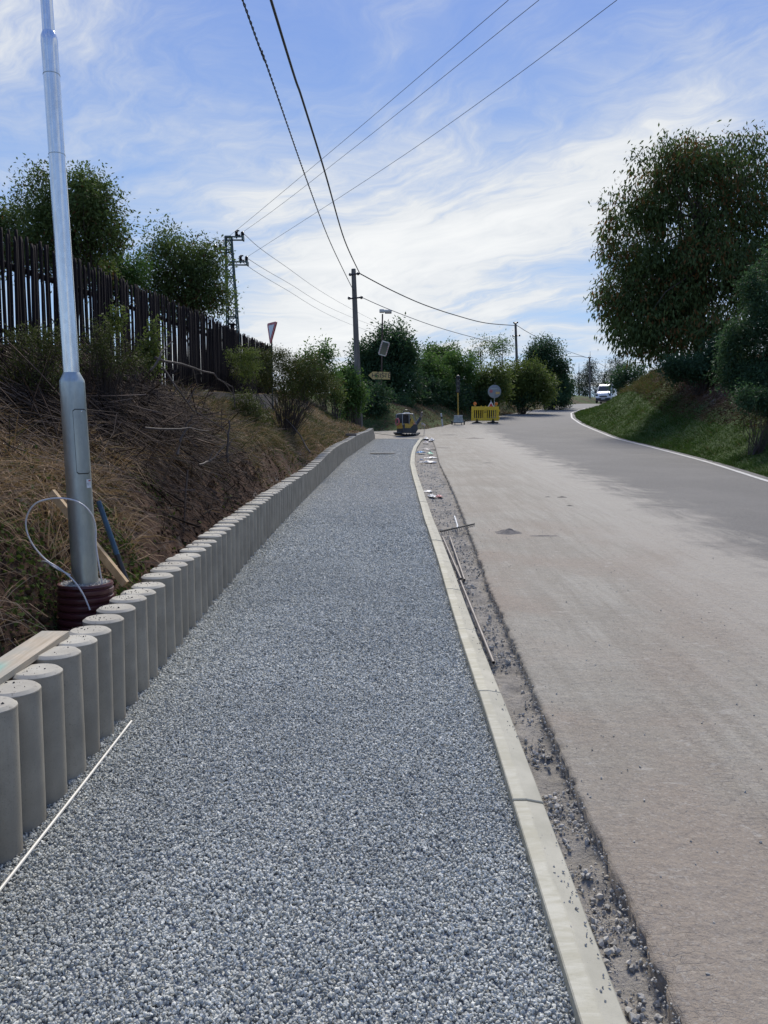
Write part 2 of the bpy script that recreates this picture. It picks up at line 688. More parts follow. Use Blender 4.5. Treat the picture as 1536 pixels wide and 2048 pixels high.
def bed_mat():
    m, b, bs = new_mat('gravel_bed')
    p = pos_vec(b)
    vor = b.n('ShaderNodeTexVoronoi'); b.put(vor.inputs['Vector'], p); vor.inputs['Scale'].default_value = 62
    vs = b.n('ShaderNodeSeparateColor'); b.put(vs.inputs[0], vor.outputs['Color'])
    n = b.noise(p, 90, 3, .7)
    big = b.noise(p, .9, 4, .6)
    c = b.mix(vs.outputs[0], (.17, .18, .18), (.56, .58, .58))
    c = b.mix(b.mapr(n, .3, .7, 0, .5), c, (.19, .20, .21))
    sp_ = b.n('ShaderNodeSeparateXYZ'); b.put(sp_.inputs[0], p)
    f = b.mapr(b.math('ADD', sp_.outputs[1], b.math('MULTIPLY', big, 5)), 12.0, 17.5)
    far = b.mix(vs.outputs[1], (.36, .355, .32), (.56, .55, .49))
    far = b.mix(b.mapr(big, .3, .7), far, b.mix(.4, far, (.42, .40, .35)))
    c = b.mix(b.math('MULTIPLY', f, .85), c, far)
    b.put(bs.inputs['Base Color'], c)
    bs.inputs['Roughness'].default_value = .9
    b.put(bs.inputs['Normal'], b.bump(vor.outputs['Distance'], .8, .012))
    return m


M['bed'] = bed_mat()


def road_mat():
    m, b, bs = new_mat('dusty_asphalt')
    p = pos_vec(b)
    s = b.n('ShaderNodeSeparateXYZ'); b.put(s.inputs[0], p)
    x, y = s.outputs[0], s.outputs[1]
    fine = b.noise(p, 220, 3, .7)
    mid = b.noise(p, 28, 5, .65)
    big = b.noise(p, .55, 5, .6)
    # bare asphalt
    asp = b.mix(b.mapr(fine, .3, .75), (.088, .087, .084), (.150, .147, .140))
    asp = b.mix(b.mapr(big, .35, .7, 0, .5), asp, (.165, .160, .150))
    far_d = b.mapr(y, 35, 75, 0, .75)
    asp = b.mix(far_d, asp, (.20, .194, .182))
    # wheel tracks polished along the lane
    # the layer of dust and dried mud
    str_v = b.mapping(p, scale=(5.5, .34, 1), rot=(0, 0, .10))
    streak = b.noise(str_v, 1.4, 7, .68, .5)
    sweep = b.noise(b.mapping(p, scale=(.9, .8, 1), rot=(0, 0, -.25)), 1.1, 6, .62, .9)
    dust = b.mix(b.mapr(streak, .3, .7), (.250, .232, .192), (.340, .322, .274))
    dust = b.mix(b.mapr(sweep, .38, .68, 0, .75), dust, (.230, .208, .168))
    red = b.math('MULTIPLY', b.mapr(b.noise(p, .42, 4, .6), .40, .58), b.math('MULTIPLY', b.mapr(x, 1.0, 2.2, 1.0, .75), b.mapr(y, 8.5, 14, 1.0, .25)))
    dust = b.mix(b.math('MULTIPLY', red, .8), dust, (.268, .222, .176))
    dust = b.mix(b.mapr(mid, .45, .8, 0, .35), dust, (.15, .135, .12))
    pat = b.noise(b.mapping(p, scale=(1.1, 2.4, 1)), 4.5, 4, .55, .8)
    dust = b.mix(b.mapr(pat, .64, .69, 0, .55), dust, (.38, .355, .31))
    # edge of the dust layer: to the right the asphalt shows
    edge = b.math('SUBTRACT', x, b.math('ADD', 3.75, b.math('MULTIPLY', y, .052)))
    edge = b.math('ADD', edge, b.math('MULTIPLY', b.math('SUBTRACT', sweep, .5), 2.6))
    edge = b.math('ADD', edge, b.math('MULTIPLY', b.math('SUBTRACT', streak, .5), 1.2))
    f = b.mapr(edge, -.55, .75, 1.0, .04)
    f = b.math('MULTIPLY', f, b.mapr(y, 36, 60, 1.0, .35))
    pale = b.math('MULTIPLY', b.mapr(edge, -2.2, -.5), b.mapr(edge, .8, -.2))
    dust = b.mix(b.math('MULTIPLY', pale, .65), dust, (.36, .34, .295))
    c = b.mix(f, asp, dust)
    c = b.mix(b.mapr(fine, .62, .74, 0, .35), c, (.07, .065, .06))
    vg = b.n('ShaderNodeTexVoronoi'); b.put(vg.inputs['Vector'], p); vg.inputs['Scale'].default_value = 115
    vgs = b.n('ShaderNodeSeparateColor'); b.put(vgs.inputs[0], vg.outputs['Color'])
    c = b.mix(b.mapr(vgs.outputs[0], .72, 1.0, 0, .30, False), c, (.42, .40, .36))
    c = b.mix(b.mapr(vgs.outputs[1], .75, 1.0, 0, .35, False), c, (.11, .10, .09))
    # tyre tread printed into the dried mud near the trench
    wob = b.math('MULTIPLY', b.math('SUBTRACT', b.noise(p, 3.2, 4), .5), .20)
    br = b.n('ShaderNodeTexBrick')
    cv = b.n('ShaderNodeCombineXYZ')
    b.put(cv.inputs[0], b.math('ADD', x, wob)); b.put(cv.inputs[1], b.math('ADD', y, wob))
    b.put(br.inputs['Vector'], b.mapping(cv.outputs[0], rot=(0, 0, .12)))
    br.inputs['Scale'].default_value = 1.0
    br.inputs['Brick Width'].default_value = .062
    br.inputs['Row Height'].default_value = .033
    br.inputs['Mortar Size'].default_value = .0030
    br.inputs['Mortar Smooth'].default_value = .4
    lane = b.noise(b.mapping(p, scale=(2.0, .18, 1), rot=(0, 0, .12)), 1.9, 2, .4)
    tm = b.math('MULTIPLY', b.mapr(lane, .43, .54), b.mapr(y, 4.9, 7.4, 1.0, 0.0))
    tm = b.math('MULTIPLY', tm, b.mapr(b.noise(p, 7, 5, .75), .42, .56))
    tread = b.math('MULTIPLY', br.outputs['Fac'], tm)
    c = b.mix(b.math('MULTIPLY', tread, .05), c, (.09, .08, .07))
    b.put(bs.inputs['Base Color'], c)
    bs.inputs['Roughness'].default_value = .86
    bs.inputs['Specular IOR Level'].default_value = .3
    hgt = b.math('ADD', b.math('MULTIPLY', fine, .25), b.math('MULTIPLY', mid, .7))
    hgt = b.math('ADD', hgt, b.math('MULTIPLY', b.math('MULTIPLY', streak, f), 1.2))
    hgt = b.math('SUBTRACT', hgt, b.math('MULTIPLY', tread, .26))
    hgt = b.math('ADD', hgt, b.math('MULTIPLY', b.noise(p, 11, 5, .6), 1.0))
    b.put(bs.inputs['Normal'], b.bump(hgt, .85, .016))
    return m


M['road'] = road_mat()


def ground_mat():
    m, b, bs = new_mat('earth_and_turf')
    p = pos_vec(b)
    s = b.n('ShaderNodeSeparateXYZ'); b.put(s.inputs[0], p)
    at_ = b.n('ShaderNodeAttribute', attribute_name='tint').outputs['Fac']
    n = b.noise(p, 4, 6, .65); n2 = b.noise(p, 38, 5, .7)
    soil = b.mix(b.mapr(n, .3, .7), (.055, .032, .022), (.13, .078, .052))
    soil = b.mix(b.mapr(b.noise(p, 2.2, 4, .6), .55, .68, 0, .85), soil, (.17, .155, .14))
    soil = b.mix(b.mapr(n2, .5, .7, 0, .5), soil, (.04, .026, .018))
    turf = b.mix(b.mapr(n, .3, .7), (.034, .060, .018), (.070, .105, .034))
    dry = b.mix(b.mapr(n2, .3, .7), (.040, .030, .019), (.105, .080, .050))
    c = b.mix(b.mapr(at_, 0, 1, 0, 1, False), soil, turf)
    c = b.mix(b.mapr(at_, 1, 2, 0, 1, False), c, dry)
    b.put(bs.inputs['Base Color'], c)
    bs.inputs['Roughness'].default_value = .95
    bs.inputs['Specular IOR Level'].default_value = .15
    b.put(bs.inputs['Normal'], b.bump(b.math('ADD', n, n2), .9, .03))
    return m


M['ground'] = ground_mat()


def trench_mat():
    m, b, bs = new_mat('trench_soil')
    p = pos_vec(b)
    n = b.noise(p, 7, 6, .65); n2 = b.noise(p, 60, 5, .7)
    c = b.mix(b.mapr(n, .3, .7), (.20, .185, .16), (.33, .305, .265))
    c = b.mix(b.mapr(n2, .5, .72, 0, .6), c, (.065, .06, .055))
    b.put(bs.inputs['Base Color'], c)
    bs.inputs['Roughness'].default_value = .95
    b.put(bs.inputs['Normal'], b.bump(b.math('ADD', n, n2), 1.0, .015))
    return m


M['trench'] = trench_mat()


def wood_mat(name, a, c2, scale=(30, 30, 2.5), vary=.5):
    m, b, bs = new_mat(name)
    v = obj_vec(b)
    rnd = b.n('ShaderNodeObjectInfo').outputs['Random']
    n = b.noise(b.mapping(v, scale=scale), 1.0, 5, .6, .4)
    c = b.mix(b.mapr(n, .3, .7), a, c2)
    c = b.mix(b.mapr(rnd, 0, 1, 0, vary, False), c, c2)
    b.put(bs.inputs['Base Color'], c)
    bs.inputs['Roughness'].default_value = .75
    b.put(bs.inputs['Normal'], b.bump(n, .4, .004))
    return m


_spec = .12
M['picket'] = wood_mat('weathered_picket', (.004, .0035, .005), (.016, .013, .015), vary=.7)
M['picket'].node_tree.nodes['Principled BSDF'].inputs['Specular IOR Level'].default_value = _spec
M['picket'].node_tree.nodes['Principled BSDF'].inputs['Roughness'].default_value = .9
M['pole_wood'] = wood_mat('pole_wood', (.06, .055, .05), (.14, .13, .12), (8, 8, .6))
M['pine_board'] = wood_mat('pine_board', (.40, .27, .14), (.56, .40, .23), (14, 14, 14), .2)
M['bark'] = wood_mat('bark', (.022, .016, .013), (.06, .045, .036), (14, 14, 5))
M['stick'] = wood_mat('dead_stick', (.030, .022, .018), (.080, .062, .052), (20, 20, 20))


def board_mat():
    m, b, bs = new_mat('dirty_board')
    v = obj_vec(b)
    n = b.noise(b.mapping(v, scale=(4, 60, 60)), 1.0, 5, .6)
    n2 = b.noise(v, 4, 4, .6)
    c = b.mix(b.mapr(n, .3, .7), (.34, .28, .20), (.50, .43, .33))
    c = b.mix(b.mapr(n2, .4, .66, 0, .8), c, (.33, .32, .27))
    s = b.n('ShaderNodeSeparateXYZ'); b.put(s.inputs[0], v)
    g = b.math('MULTIPLY', b.mapr(s.outputs[0], -.16, -.04), b.mapr(b.math('ADD', s.outputs[1], b.math('MULTIPLY', n2, .05)), -.01, .035))
    c = b.mix(b.math('MULTIPLY', g, .8), c, (.17, .40, .34))
    b.put(bs.inputs['Base Color'], c)
    bs.inputs['Roughness'].default_value = .8
    b.put(bs.inputs['Normal'], b.bump(n, .3, .003))
    return m


M['board'] = board_mat()


def galv_mat(name, col, rough, metal=.9):
    m, b, bs = new_mat(name)
    v = pos_vec(b)
    vor = b.n('ShaderNodeTexVoronoi'); b.put(vor.inputs['Vector'], b.mapping(v, scale=(1, 1, .5))); vor.inputs['Scale'].default_value = 60
    vs = b.n('ShaderNodeSeparateColor'); b.put(vs.inputs[0], vor.outputs['Color'])
    n = b.noise(b.mapping(v, scale=(1, 1, .16)), 14, 5, .65)
    c = b.mix(b.math('MULTIPLY', vs.outputs[0], .35), col, tuple(x * .72 for x in col))
    c = b.mix(b.mapr(n, .45, .75, 0, .5), c, tuple(x * .62 for x in col))
    b.put(bs.inputs['Base Color'], c)
    bs.inputs['Metallic'].default_value = metal
    b.put(bs.inputs['Roughness'], b.mapr(n, .3, .7, rough * .8, rough * 1.4))
    return m


M['galv'] = galv_mat('galvanised_steel', (.70, .74, .78), .17)
M['galv_dull'] = galv_mat('dull_galvanised_steel', (.40, .45, .45), .36, .85)
M['steel_pipe'] = plain('steel_pipe', (.17, .155, .145), .55, .4)
M['rake_metal'] = plain('rake_metal', (.10, .10, .095), .6, .6)
M['conduit'] = plain('grey_conduit', (.55, .55, .56), .4, 0, .06, bump=0)
M['rod'] = plain('pale_rod', (.62, .60, .54), .5, 0, .1)
M['maroon'] = plain('maroon_plastic', (.075, .022, .024), .35, 0, .2, 5, .1)
M['dark_void'] = plain('dark_inside', (.01, .01, .01), .9, bump=0)
M['blue_pipe'] = plain('blue_plastic', (.022, .065, .11), .35, bump=0)
M['black'] = plain('black_plastic', (.015, .015, .017), .45, bump=0)
M['rubber'] = plain('black_rubber', (.02, .02, .02), .8, bump=.1)
M['white'] = plain('white_paint', (.75, .76, .78), .4, 0, .05, bump=0)
M['white_dirty'] = plain('weathered_white', (.55, .56, .55), .6, 0, .15, bump=0)
M['red'] = plain('sign_red', (.42, .025, .025), .4, 0, .12, bump=0)
M['sign_white'] = plain('sign_white', (.62, .66, .70), .4, 0, .05, bump=0)
M['sign_grey'] = plain('sign_back_grey', (.22, .25, .28), .5, .3, .12, bump=0)
M['sign_yellow'] = plain('sign_yellow', (.50, .36, .13), .5, 0, .1, bump=0)
M['ink'] = plain('sign_ink', (.012, .012, .03), .5, bump=0)
M['yellow'] = plain('barrier_yellow', (.68, .46, .02), .45, 0, .12, bump=0)
M['machine_yellow'] = plain('machine_yellow', (.42, .28, .05), .45, 0, .15, bump=0)
M['machine_grey'] = plain('machine_grey', (.045, .055, .065), .5, .2, .2, bump=0)
M['pink'] = plain('faded_red_plastic', (.42, .13, .14), .5, bump=0)
M['lamp_glass'] = plain('signal_lens_dark', (.03, .03, .03), .12, bump=0)
M['brown_metal'] = plain('rusty_brown_paint', (.06, .036, .028), .6, .2)
M['green_steel'] = plain('green_grey_steel', (.045, .075, .075), .5, .4, bump=0)
M['insul'] = plain('dark_insulator', (.02, .018, .02), .25, bump=0)
M['cable'] = plain('cable_black', (.012, .012, .013), .6, bump=0)
M['wire'] = plain('bare_wire', (.10, .10, .11), .5, .5, bump=0)
M['glass'] = plain('dark_glass', (.03, .035, .045), .06, bump=0)
M['van_paint'] = plain('white_van_paint', (.80, .81, .83), .28, 0, .03, bump=0)
M['van_plastic'] = plain('dark_bumper_plastic', (.03, .032, .035), .6, bump=0)
M['litter_white'] = plain('white_film', (.52, .52, .51), .45, 0, .1, bump=0)
M['litter_blue'] = plain('blue_film', (.16, .38, .60), .4, 0, .4, 20, bump=0)
M['litter_green'] = plain('green_film', (.12, .42, .26), .4, 0, .4, 20, bump=0)
M['litter_grey'] = plain('grey_film', (.40, .36, .36), .5, 0, .3, 20, bump=0)
M['line'] = plain('road_line_paint', (.46, .46, .44), .7, 0, .22, 9, .2)
M['sand'] = plain('grey_sand', (.17, .155, .14), .95, 0, .2, 30, .6, .01)
M['damp'] = plain('dark_mortar', (.075, .068, .062), .8, 0, .2, 20, .3, .004)
M['rubble'] = gravel_stone_mat('rubble_stone', [(.26, .245, .215), (.36, .34, .295), (.46, .43, .37), (.32, .30, .26), (.58, .53, .44)])
M['mirror'] = plain('convex_mirror', (.22, .27, .25), .05, 1.0, .02, bump=0)  # dark green tint in the colour stands in for the reflected greenery
m_, b_, bs_ = new_mat('orange_lens')
bs_.inputs['Base Color'].default_value = (.85, .26, .02, 1)
bs_.inputs['Roughness'].default_value = .15
bs_.inputs['Transmission Weight'].default_value = .3
b_.put(bs_.inputs['Base Color'], b_.mix(b_.noise(obj_vec(b_), 9, 2), (.95, .30, .02), (.75, .20, .02)))
M['orange'] = m_


def tint_mat(name, a, c2, accent=None, rough=.8, trans=0):
    return leaf_mat(name, a, c2, accent, 0, trans, rough)


M['dry_grass'] = tint_mat('dry_grass', (.085, .052, .036), (.52, .37, .24), (.095, .100, .038), trans=.15)
M['turf'] = tint_mat('green_turf', (.028, .056, .014), (.080, .135, .034), (.13, .105, .05), trans=.25)
M['litterleaf'] = tint_mat('fallen_leaves', (.03, .02, .014), (.14, .085, .05), trans=.1)
M['sticks'] = tint_mat('brush_sticks', (.014, .010, .008), (.125, .096, .080), trans=0)
M['leaf_weed'] = leaf_mat('weed_leaf', (0.0330, 0.0530, 0.0171), (0.0900, 0.1248, 0.0342), rough=.8)
M['leaf_cherry'] = leaf_mat('cherry_leaf', (0.0317, 0.0525, 0.0213), (0.0952, 0.1366, 0.0516), (.15, .080, .032), trans=.38)
M['leaf_fruit'] = leaf_mat('fruit_tree_leaf', (0.0377, 0.0617, 0.0283), (0.1213, 0.1682, 0.0613), (.085, .045, .022), trans=.38)
M['leaf_dark'] = leaf_mat('dark_shrub_leaf', (0.0227, 0.0472, 0.0297), (0.0681, 0.1240, 0.0644), trans=.38)
M['leaf_mid'] = leaf_mat('mid_shrub_leaf', (0.0377, 0.0786, 0.0259), (0.1186, 0.2019, 0.0613), trans=.38)
M['leaf_light'] = leaf_mat('light_shrub_leaf', (0.0466, 0.0710, 0.0214), (0.1401, 0.1775, 0.0553), trans=.38)
M['leaf_bramble'] = leaf_mat('bramble_leaf', (0.0322, 0.0445, 0.0156), (0.1052, 0.1232, 0.0399), (.20, .11, .02), trans=.22)
M['needle'] = leaf_mat('pine_needle', (0.0182, 0.0341, 0.0207), (0.0473, 0.0757, 0.0450), trans=.1)

# ------------------------------------------------------------------ the ground
def axis(segs):
    out = []
    for a, b_, st in segs:
        out += list(np.arange(a, b_, st))
    return np.array(out)


gx = axis([(-600, -60, 60), (-60, -20, 5), (-20, -8, .8), (-8, -4, .25), (-4, -.2, .07), (-.2, 5.5, .5), (5.5, 18, .25), (18, 40, .6), (40, 80, 4), (80, 700, 62)])
gy = axis([(-30, -4, 1.3), (-4, 14, .10), (14, 30, .2), (30, 70, .35), (70, 130, .8), (130, 200, 5), (200, 900, 70)])
GX, GY = np.meshgrid(gx, gy)
GZ = ground_z(GX, GY)
# what covers the earth: 0 soil, 1 turf, 2 dry grass
lft = GX < np.interp(GY, _ly, _lx)
uL = pdist(GX, GY, _LP).reshape(GX.shape)
uR = pdist(GX, GY, _RP).reshape(GX.shape)
nz = fbm(GX * .6, GY * .6, 4, 21)
tl = 2 * sm((uL - .75 + .3 * nz) / .5)
tl = np.where(GY > 22, np.where(nz > .0, 1.2, 1.8) * sm((uL - .2) / .6), tl)
limit = np.interp(GY, [10, 35, 48, 60], [1.9, 2.2, 4.0, 6.0])
tl = np.where(GY > 37, .35 + .75 * sm((nz + .2) / .4), tl)
tr_ = 1 - sm((uR - limit + .6 * nz) / .6)
tr_ = np.where((GY > 48) & (uR > 3.4), 2.0, tr_)
TINT = np.where(lft, tl, tr_)
g_ob = link('ground', new_mesh('ground', np.stack([GX, GY, GZ], -1).reshape(-1, 3), grid_faces(len(gy), len(gx)), True, TINT.ravel()), M['ground'])
tag(g_ob, kind='structure')

# gravel path bed
rows = np.arange(-4, 38.1, .12)
colt = np.linspace(0, 1, 24)
X = Wf(rows)[:, None] - .12 + (np.minimum(Kf(np.minimum(rows, 37.4)), 9) + .03 - Wf(rows) + .12)[:, None] * colt[None]
Y = np.repeat(rows[:, None], 24, 1)
Z = h(Y) - .004 + .006 * fbm(X * 3, Y * 3, 3, 5)
tag(link('gravel_path', new_mesh('gravel_path', np.stack([X, Y, Z], -1).reshape(-1, 3), grid_faces(len(rows), 24), True), M['bed']), kind='structure')

# the trench between kerb and road
rows = np.arange(-4, 37.7, .035)
colt = np.linspace(0, 1, 22)
x0 = Kf(np.minimum(rows, 37.4)) + .10; x1 = Af(rows) + .05
X = x0[:, None] + (x1 - x0)[:, None] * colt[None]
Y = np.repeat(rows[:, None], 22, 1)
Z = h(Y) - .065 + .035 * fbm(X * 5, Y * 5, 5, 15) + .02 * fbm(X * 16, Y * 16, 3, 25) + .05 * np.abs(colt - .35)[None] ** 2
tag(link('trench_floor', new_mesh('trench_floor', np.stack([X, Y, Z], -1).reshape(-1, 3), grid_faces(len(rows), 22), True), M['trench']), kind='structure')


# the road: one sheet with a broken left edge
def road_left(y):
    lx = np.array([p[0] for p in LB]); ly = np.array([p[1] for p in LB])
    return np.where(y < 37.6, Af(np.minimum(y, 37.6)), np.interp(y, ly, lx))


rows = np.concatenate([np.arange(-6, 16, .03), np.arange(16, 37.55, .10), [37.59, 37.61], np.arange(37.7, 60, .25), np.arange(60, 160, .8), np.arange(160, 600, 15)])
L = road_left(rows)
tiny = .016 * fbm(rows * 6, rows * 0 + 3.3, 4, 31) + .012 * vnoise(rows * 30, rows * 0, 4)
L = L + np.where(rows < 37.6, tiny, 0)
R = Rf(rows) + .30
ct = np.concatenate([[0, 0, .004, .012, .025, .045], np.linspace(.07, 1, 34)])
X = L[:, None] + (R - L)[:, None] * ct[None]
Y = np.repeat(rows[:, None], len(ct), 1)
Z = h(Y) + .02 + .004 * fbm(X * 1.2, Y * 1.2, 3, 40)
X[:, 0] += .012
Z[:, 0] -= .15
Z[:, 1] -= .008
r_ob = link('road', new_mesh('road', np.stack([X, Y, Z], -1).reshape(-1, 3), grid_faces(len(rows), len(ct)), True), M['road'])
tag(r_ob, kind='structure')
# closing face at the head of the trench
mb = MB()
mb.box(((1.80 + 2.36) / 2, 37.62, float(h(37.6)) - .06), (.62, .03, .15))
tag(mb.build('road_cut_face', M['road']), kind='structure')

# painted edge line
rows = np.concatenate([np.arange(-6, 60, .25), np.arange(60, 140, .6)])
cx = Rf(rows)
dx = np.gradient(cx, rows)
nl = np.sqrt(1 + dx * dx)
wl = .062 * (1 + .10 * fbm(rows * 2, rows * 0, 3, 2))
e0 = np.stack([cx - wl * nl, rows, h(rows) + .0285], -1)
e1 = np.stack([cx + wl * nl, rows, h(rows) + .0285], -1)
tag(link('road_edge_line', new_mesh('road_edge_line', np.stack([e0, e1], 1).reshape(-1, 3), grid_faces(len(rows), 2), True), M['line']), kind='structure')

# ------------------------------------------------------------------ palisade retaining wall
wall = thing('palisade_wall', (float(Wf(2)) - .105, 2, float(h(2))), 'retaining wall of round upright grey concrete piles along the gravel path', 'retaining wall')
RP_ = .1055
pm = []
for v in range(3):
    mb = MB()
    prof = [(RP_, -.75), (RP_, -.019), (RP_ * 1.012, -.017), (RP_ * 1.0, -.012), (RP_ * .86, 0.0), (RP_ * .85, .0005)]
    mb.lathe(prof, (0, 0, 0), 28)
    V = np.array(mb.v)
    rr = 1 + .006 * vnoise(V[:, 0] * 40 + v * 9, V[:, 1] * 40 + V[:, 2] * 12, v)
    V[:, :2] *= rr[:, None]
    me = new_mesh('pile', V, mb.f)
    me.polygons.foreach_set('use_smooth', np.ones(len(me.polygons), bool))
    me.set_sharp_from_angle(angle=math.radians(22))
    me.materials.append(M['pile'])
    pm.append(me)
ys = []
y_ = .9
while y_ < 37.9:
    ys.append(y_)
    sl = float(Wf(y_ + .1) - Wf(y_ - .1)) / .2
    y_ += .2125 / math.sqrt(1 + sl * sl)
PT = []
for i, y_ in enumerate(ys):
    left_n = len(ys) - 1 - i
    top = .555 + .02 * math.sin(y_ * .7) - .09 * math.exp(-((y_ - 13) / 4.5) ** 2)
    if left_n < 6:
        top -= (6 - left_n) * .065
    z = float(h(y_)) + top + random.uniform(-.011, .011)
    o = link('pile', random.choice(pm), None, wall)
    o.location = Vector((float(Wf(y_)) - .106 + random.uniform(-.003, .003), y_, z)) - LOC[wall]
    o.rotation_euler = (random.uniform(-.013, .013), random.uniform(-.013, .013), random.uniform(0, 6.28))
    PT.append((float(Wf(y_)) - .106, y_, z))

# ------------------------------------------------------------------ kerb
kerb = thing('kerb', (.55, 2, float(h(2))), 'row of pale concrete kerb stones between the gravel path and the trench', 'kerb')


def kerb_frame(s_y):
    x = float(Kf(min(s_y, 37.4)))
    d = float(Kf(min(s_y + .05, 37.4)) - Kf(min(s_y - .05, 37.35))) / .1
    t = Vector((d, 1, 0)).normalized()
    nrm_ = Vector((t.y, -t.x, 0))
    return Vector((x, s_y, float(h(s_y)))), nrm_


kprof = [(0, -.12), (0, .047), (.004, .052), (.058, .053), (.062, .0515), (.124, .040), (.129, .034), (.129, -.13)]
kuv = [0, .02, .05, .45, .48, .92, .97, 1.0]
yk = 3.11 - 4 * 1.235
st_n = 0
while yk < 37.2:
    ln = 1.235
    if yk > 26:
        ln = .62
    y1 = min(yk + ln, 37.4)
    V, UVs = [], []
    ss = np.concatenate([[yk + .005, yk + .009], np.linspace(yk + .12, y1 - .12, 4), [y1 - .009, y1 - .005]])
    zo = random.uniform(-.003, .003)
    xo = random.uniform(-.003, .003)
    for q, s in enumerate(ss):
        c, nv = kerb_frame(s)
        end = q in (0, len(ss) - 1)
        for (px_, pz_), uvv in zip(kprof, kuv):
            if end:
                px2 = .0645 + (px_ - .0645) * .99; pz2 = pz_ - (.003 if pz_ > 0 else 0)
            else:
                px2, pz2 = px_, pz_
            V.append(tuple(c + nv * (px2 + xo) + Vector((0, 0, pz2 + zo))))
            UVs.append((s, uvv))
    k = len(kprof)
    Fc = []
    for q in range(len(ss) - 1):
        for j in range(k):
            j2 = (j + 1) % k
            Fc.append((q * k + j, (q + 1) * k + j, (q + 1) * k + j2, q * k + j2))
    Fc.append(tuple(range(k)))
    Fc.append(tuple((len(ss) - 1) * k + j for j in range(k - 1, -1, -1)))
    me = new_mesh('kerb_stone', np.array(V) - np.array(LOC[kerb]), Fc, uv=np.array(UVs))
    me.materials.append(M['kerb'])
    link('kerb_stone', me, None, kerb)
    yk = y1
    st_n += 1

# ------------------------------------------------------------------ loose stones
ICO_T = (1 + 5 ** .5) / 2
ICO_V = np.array([(-1, ICO_T, 0), (1, ICO_T, 0), (-1, -ICO_T, 0), (1, -ICO_T, 0), (0, -1, ICO_T), (0, 1, ICO_T), (0, -1, -ICO_T), (0, 1, -ICO_T), (ICO_T, 0, -1), (ICO_T, 0, 1), (-ICO_T, 0, -1), (-ICO_T, 0, 1)], float)
ICO_V /= np.linalg.norm(ICO_V[0])
ICO_F = np.array([(0, 11, 5), (0, 5, 1), (0, 1, 7), (0, 7, 10), (0, 10, 11), (1, 5, 9), (5, 11, 4), (11, 10, 2), (10, 7, 6), (7, 1, 8), (3, 9, 4), (3, 4, 2), (3, 2, 6), (3, 6, 8), (3, 8, 9), (4, 9, 5), (2, 4, 11), (6, 2, 10), (8, 6, 7), (9, 8, 1)])


def rand_rot(n):
    q = rng.normal(size=(n, 4)); q /= np.linalg.norm(q, axis=1)[:, None]
    a, b, c, d = q.T
    return np.stack([np.stack([a*a+b*b-c*c-d*d, 2*b*c-2*a*d, 2*b*d+2*a*c], -1),
                     np.stack([2*b*c+2*a*d, a*a-b*b+c*c-d*d, 2*c*d-2*a*b], -1),
                     np.stack([2*b*d-2*a*c, 2*c*d+2*a*b, a*a-b*b-c*c+d*d], -1)], 1)


def stones(P, S, flat=.65):
    n = len(P)
    base = ICO_V[None] * (1 + rng.uniform(-.28, .28, (n, 12, 1)))
    base = base * rng.uniform([.65, .65, flat * .7], [1.15, 1.15, 1.0], (n, 3))[:, None, :]
    Rm = rand_rot(n)
    V = np.einsum('nij,nkj->nki', Rm, base) * S[:, None, None] + P[:, None, :]
    Fc = (ICO_F[None] + (np.arange(n) * 12)[:, None, None]).reshape(-1, 3)
    t = np.repeat(rng.random(n), 12)
    return V.reshape(-1, 3), Fc, t


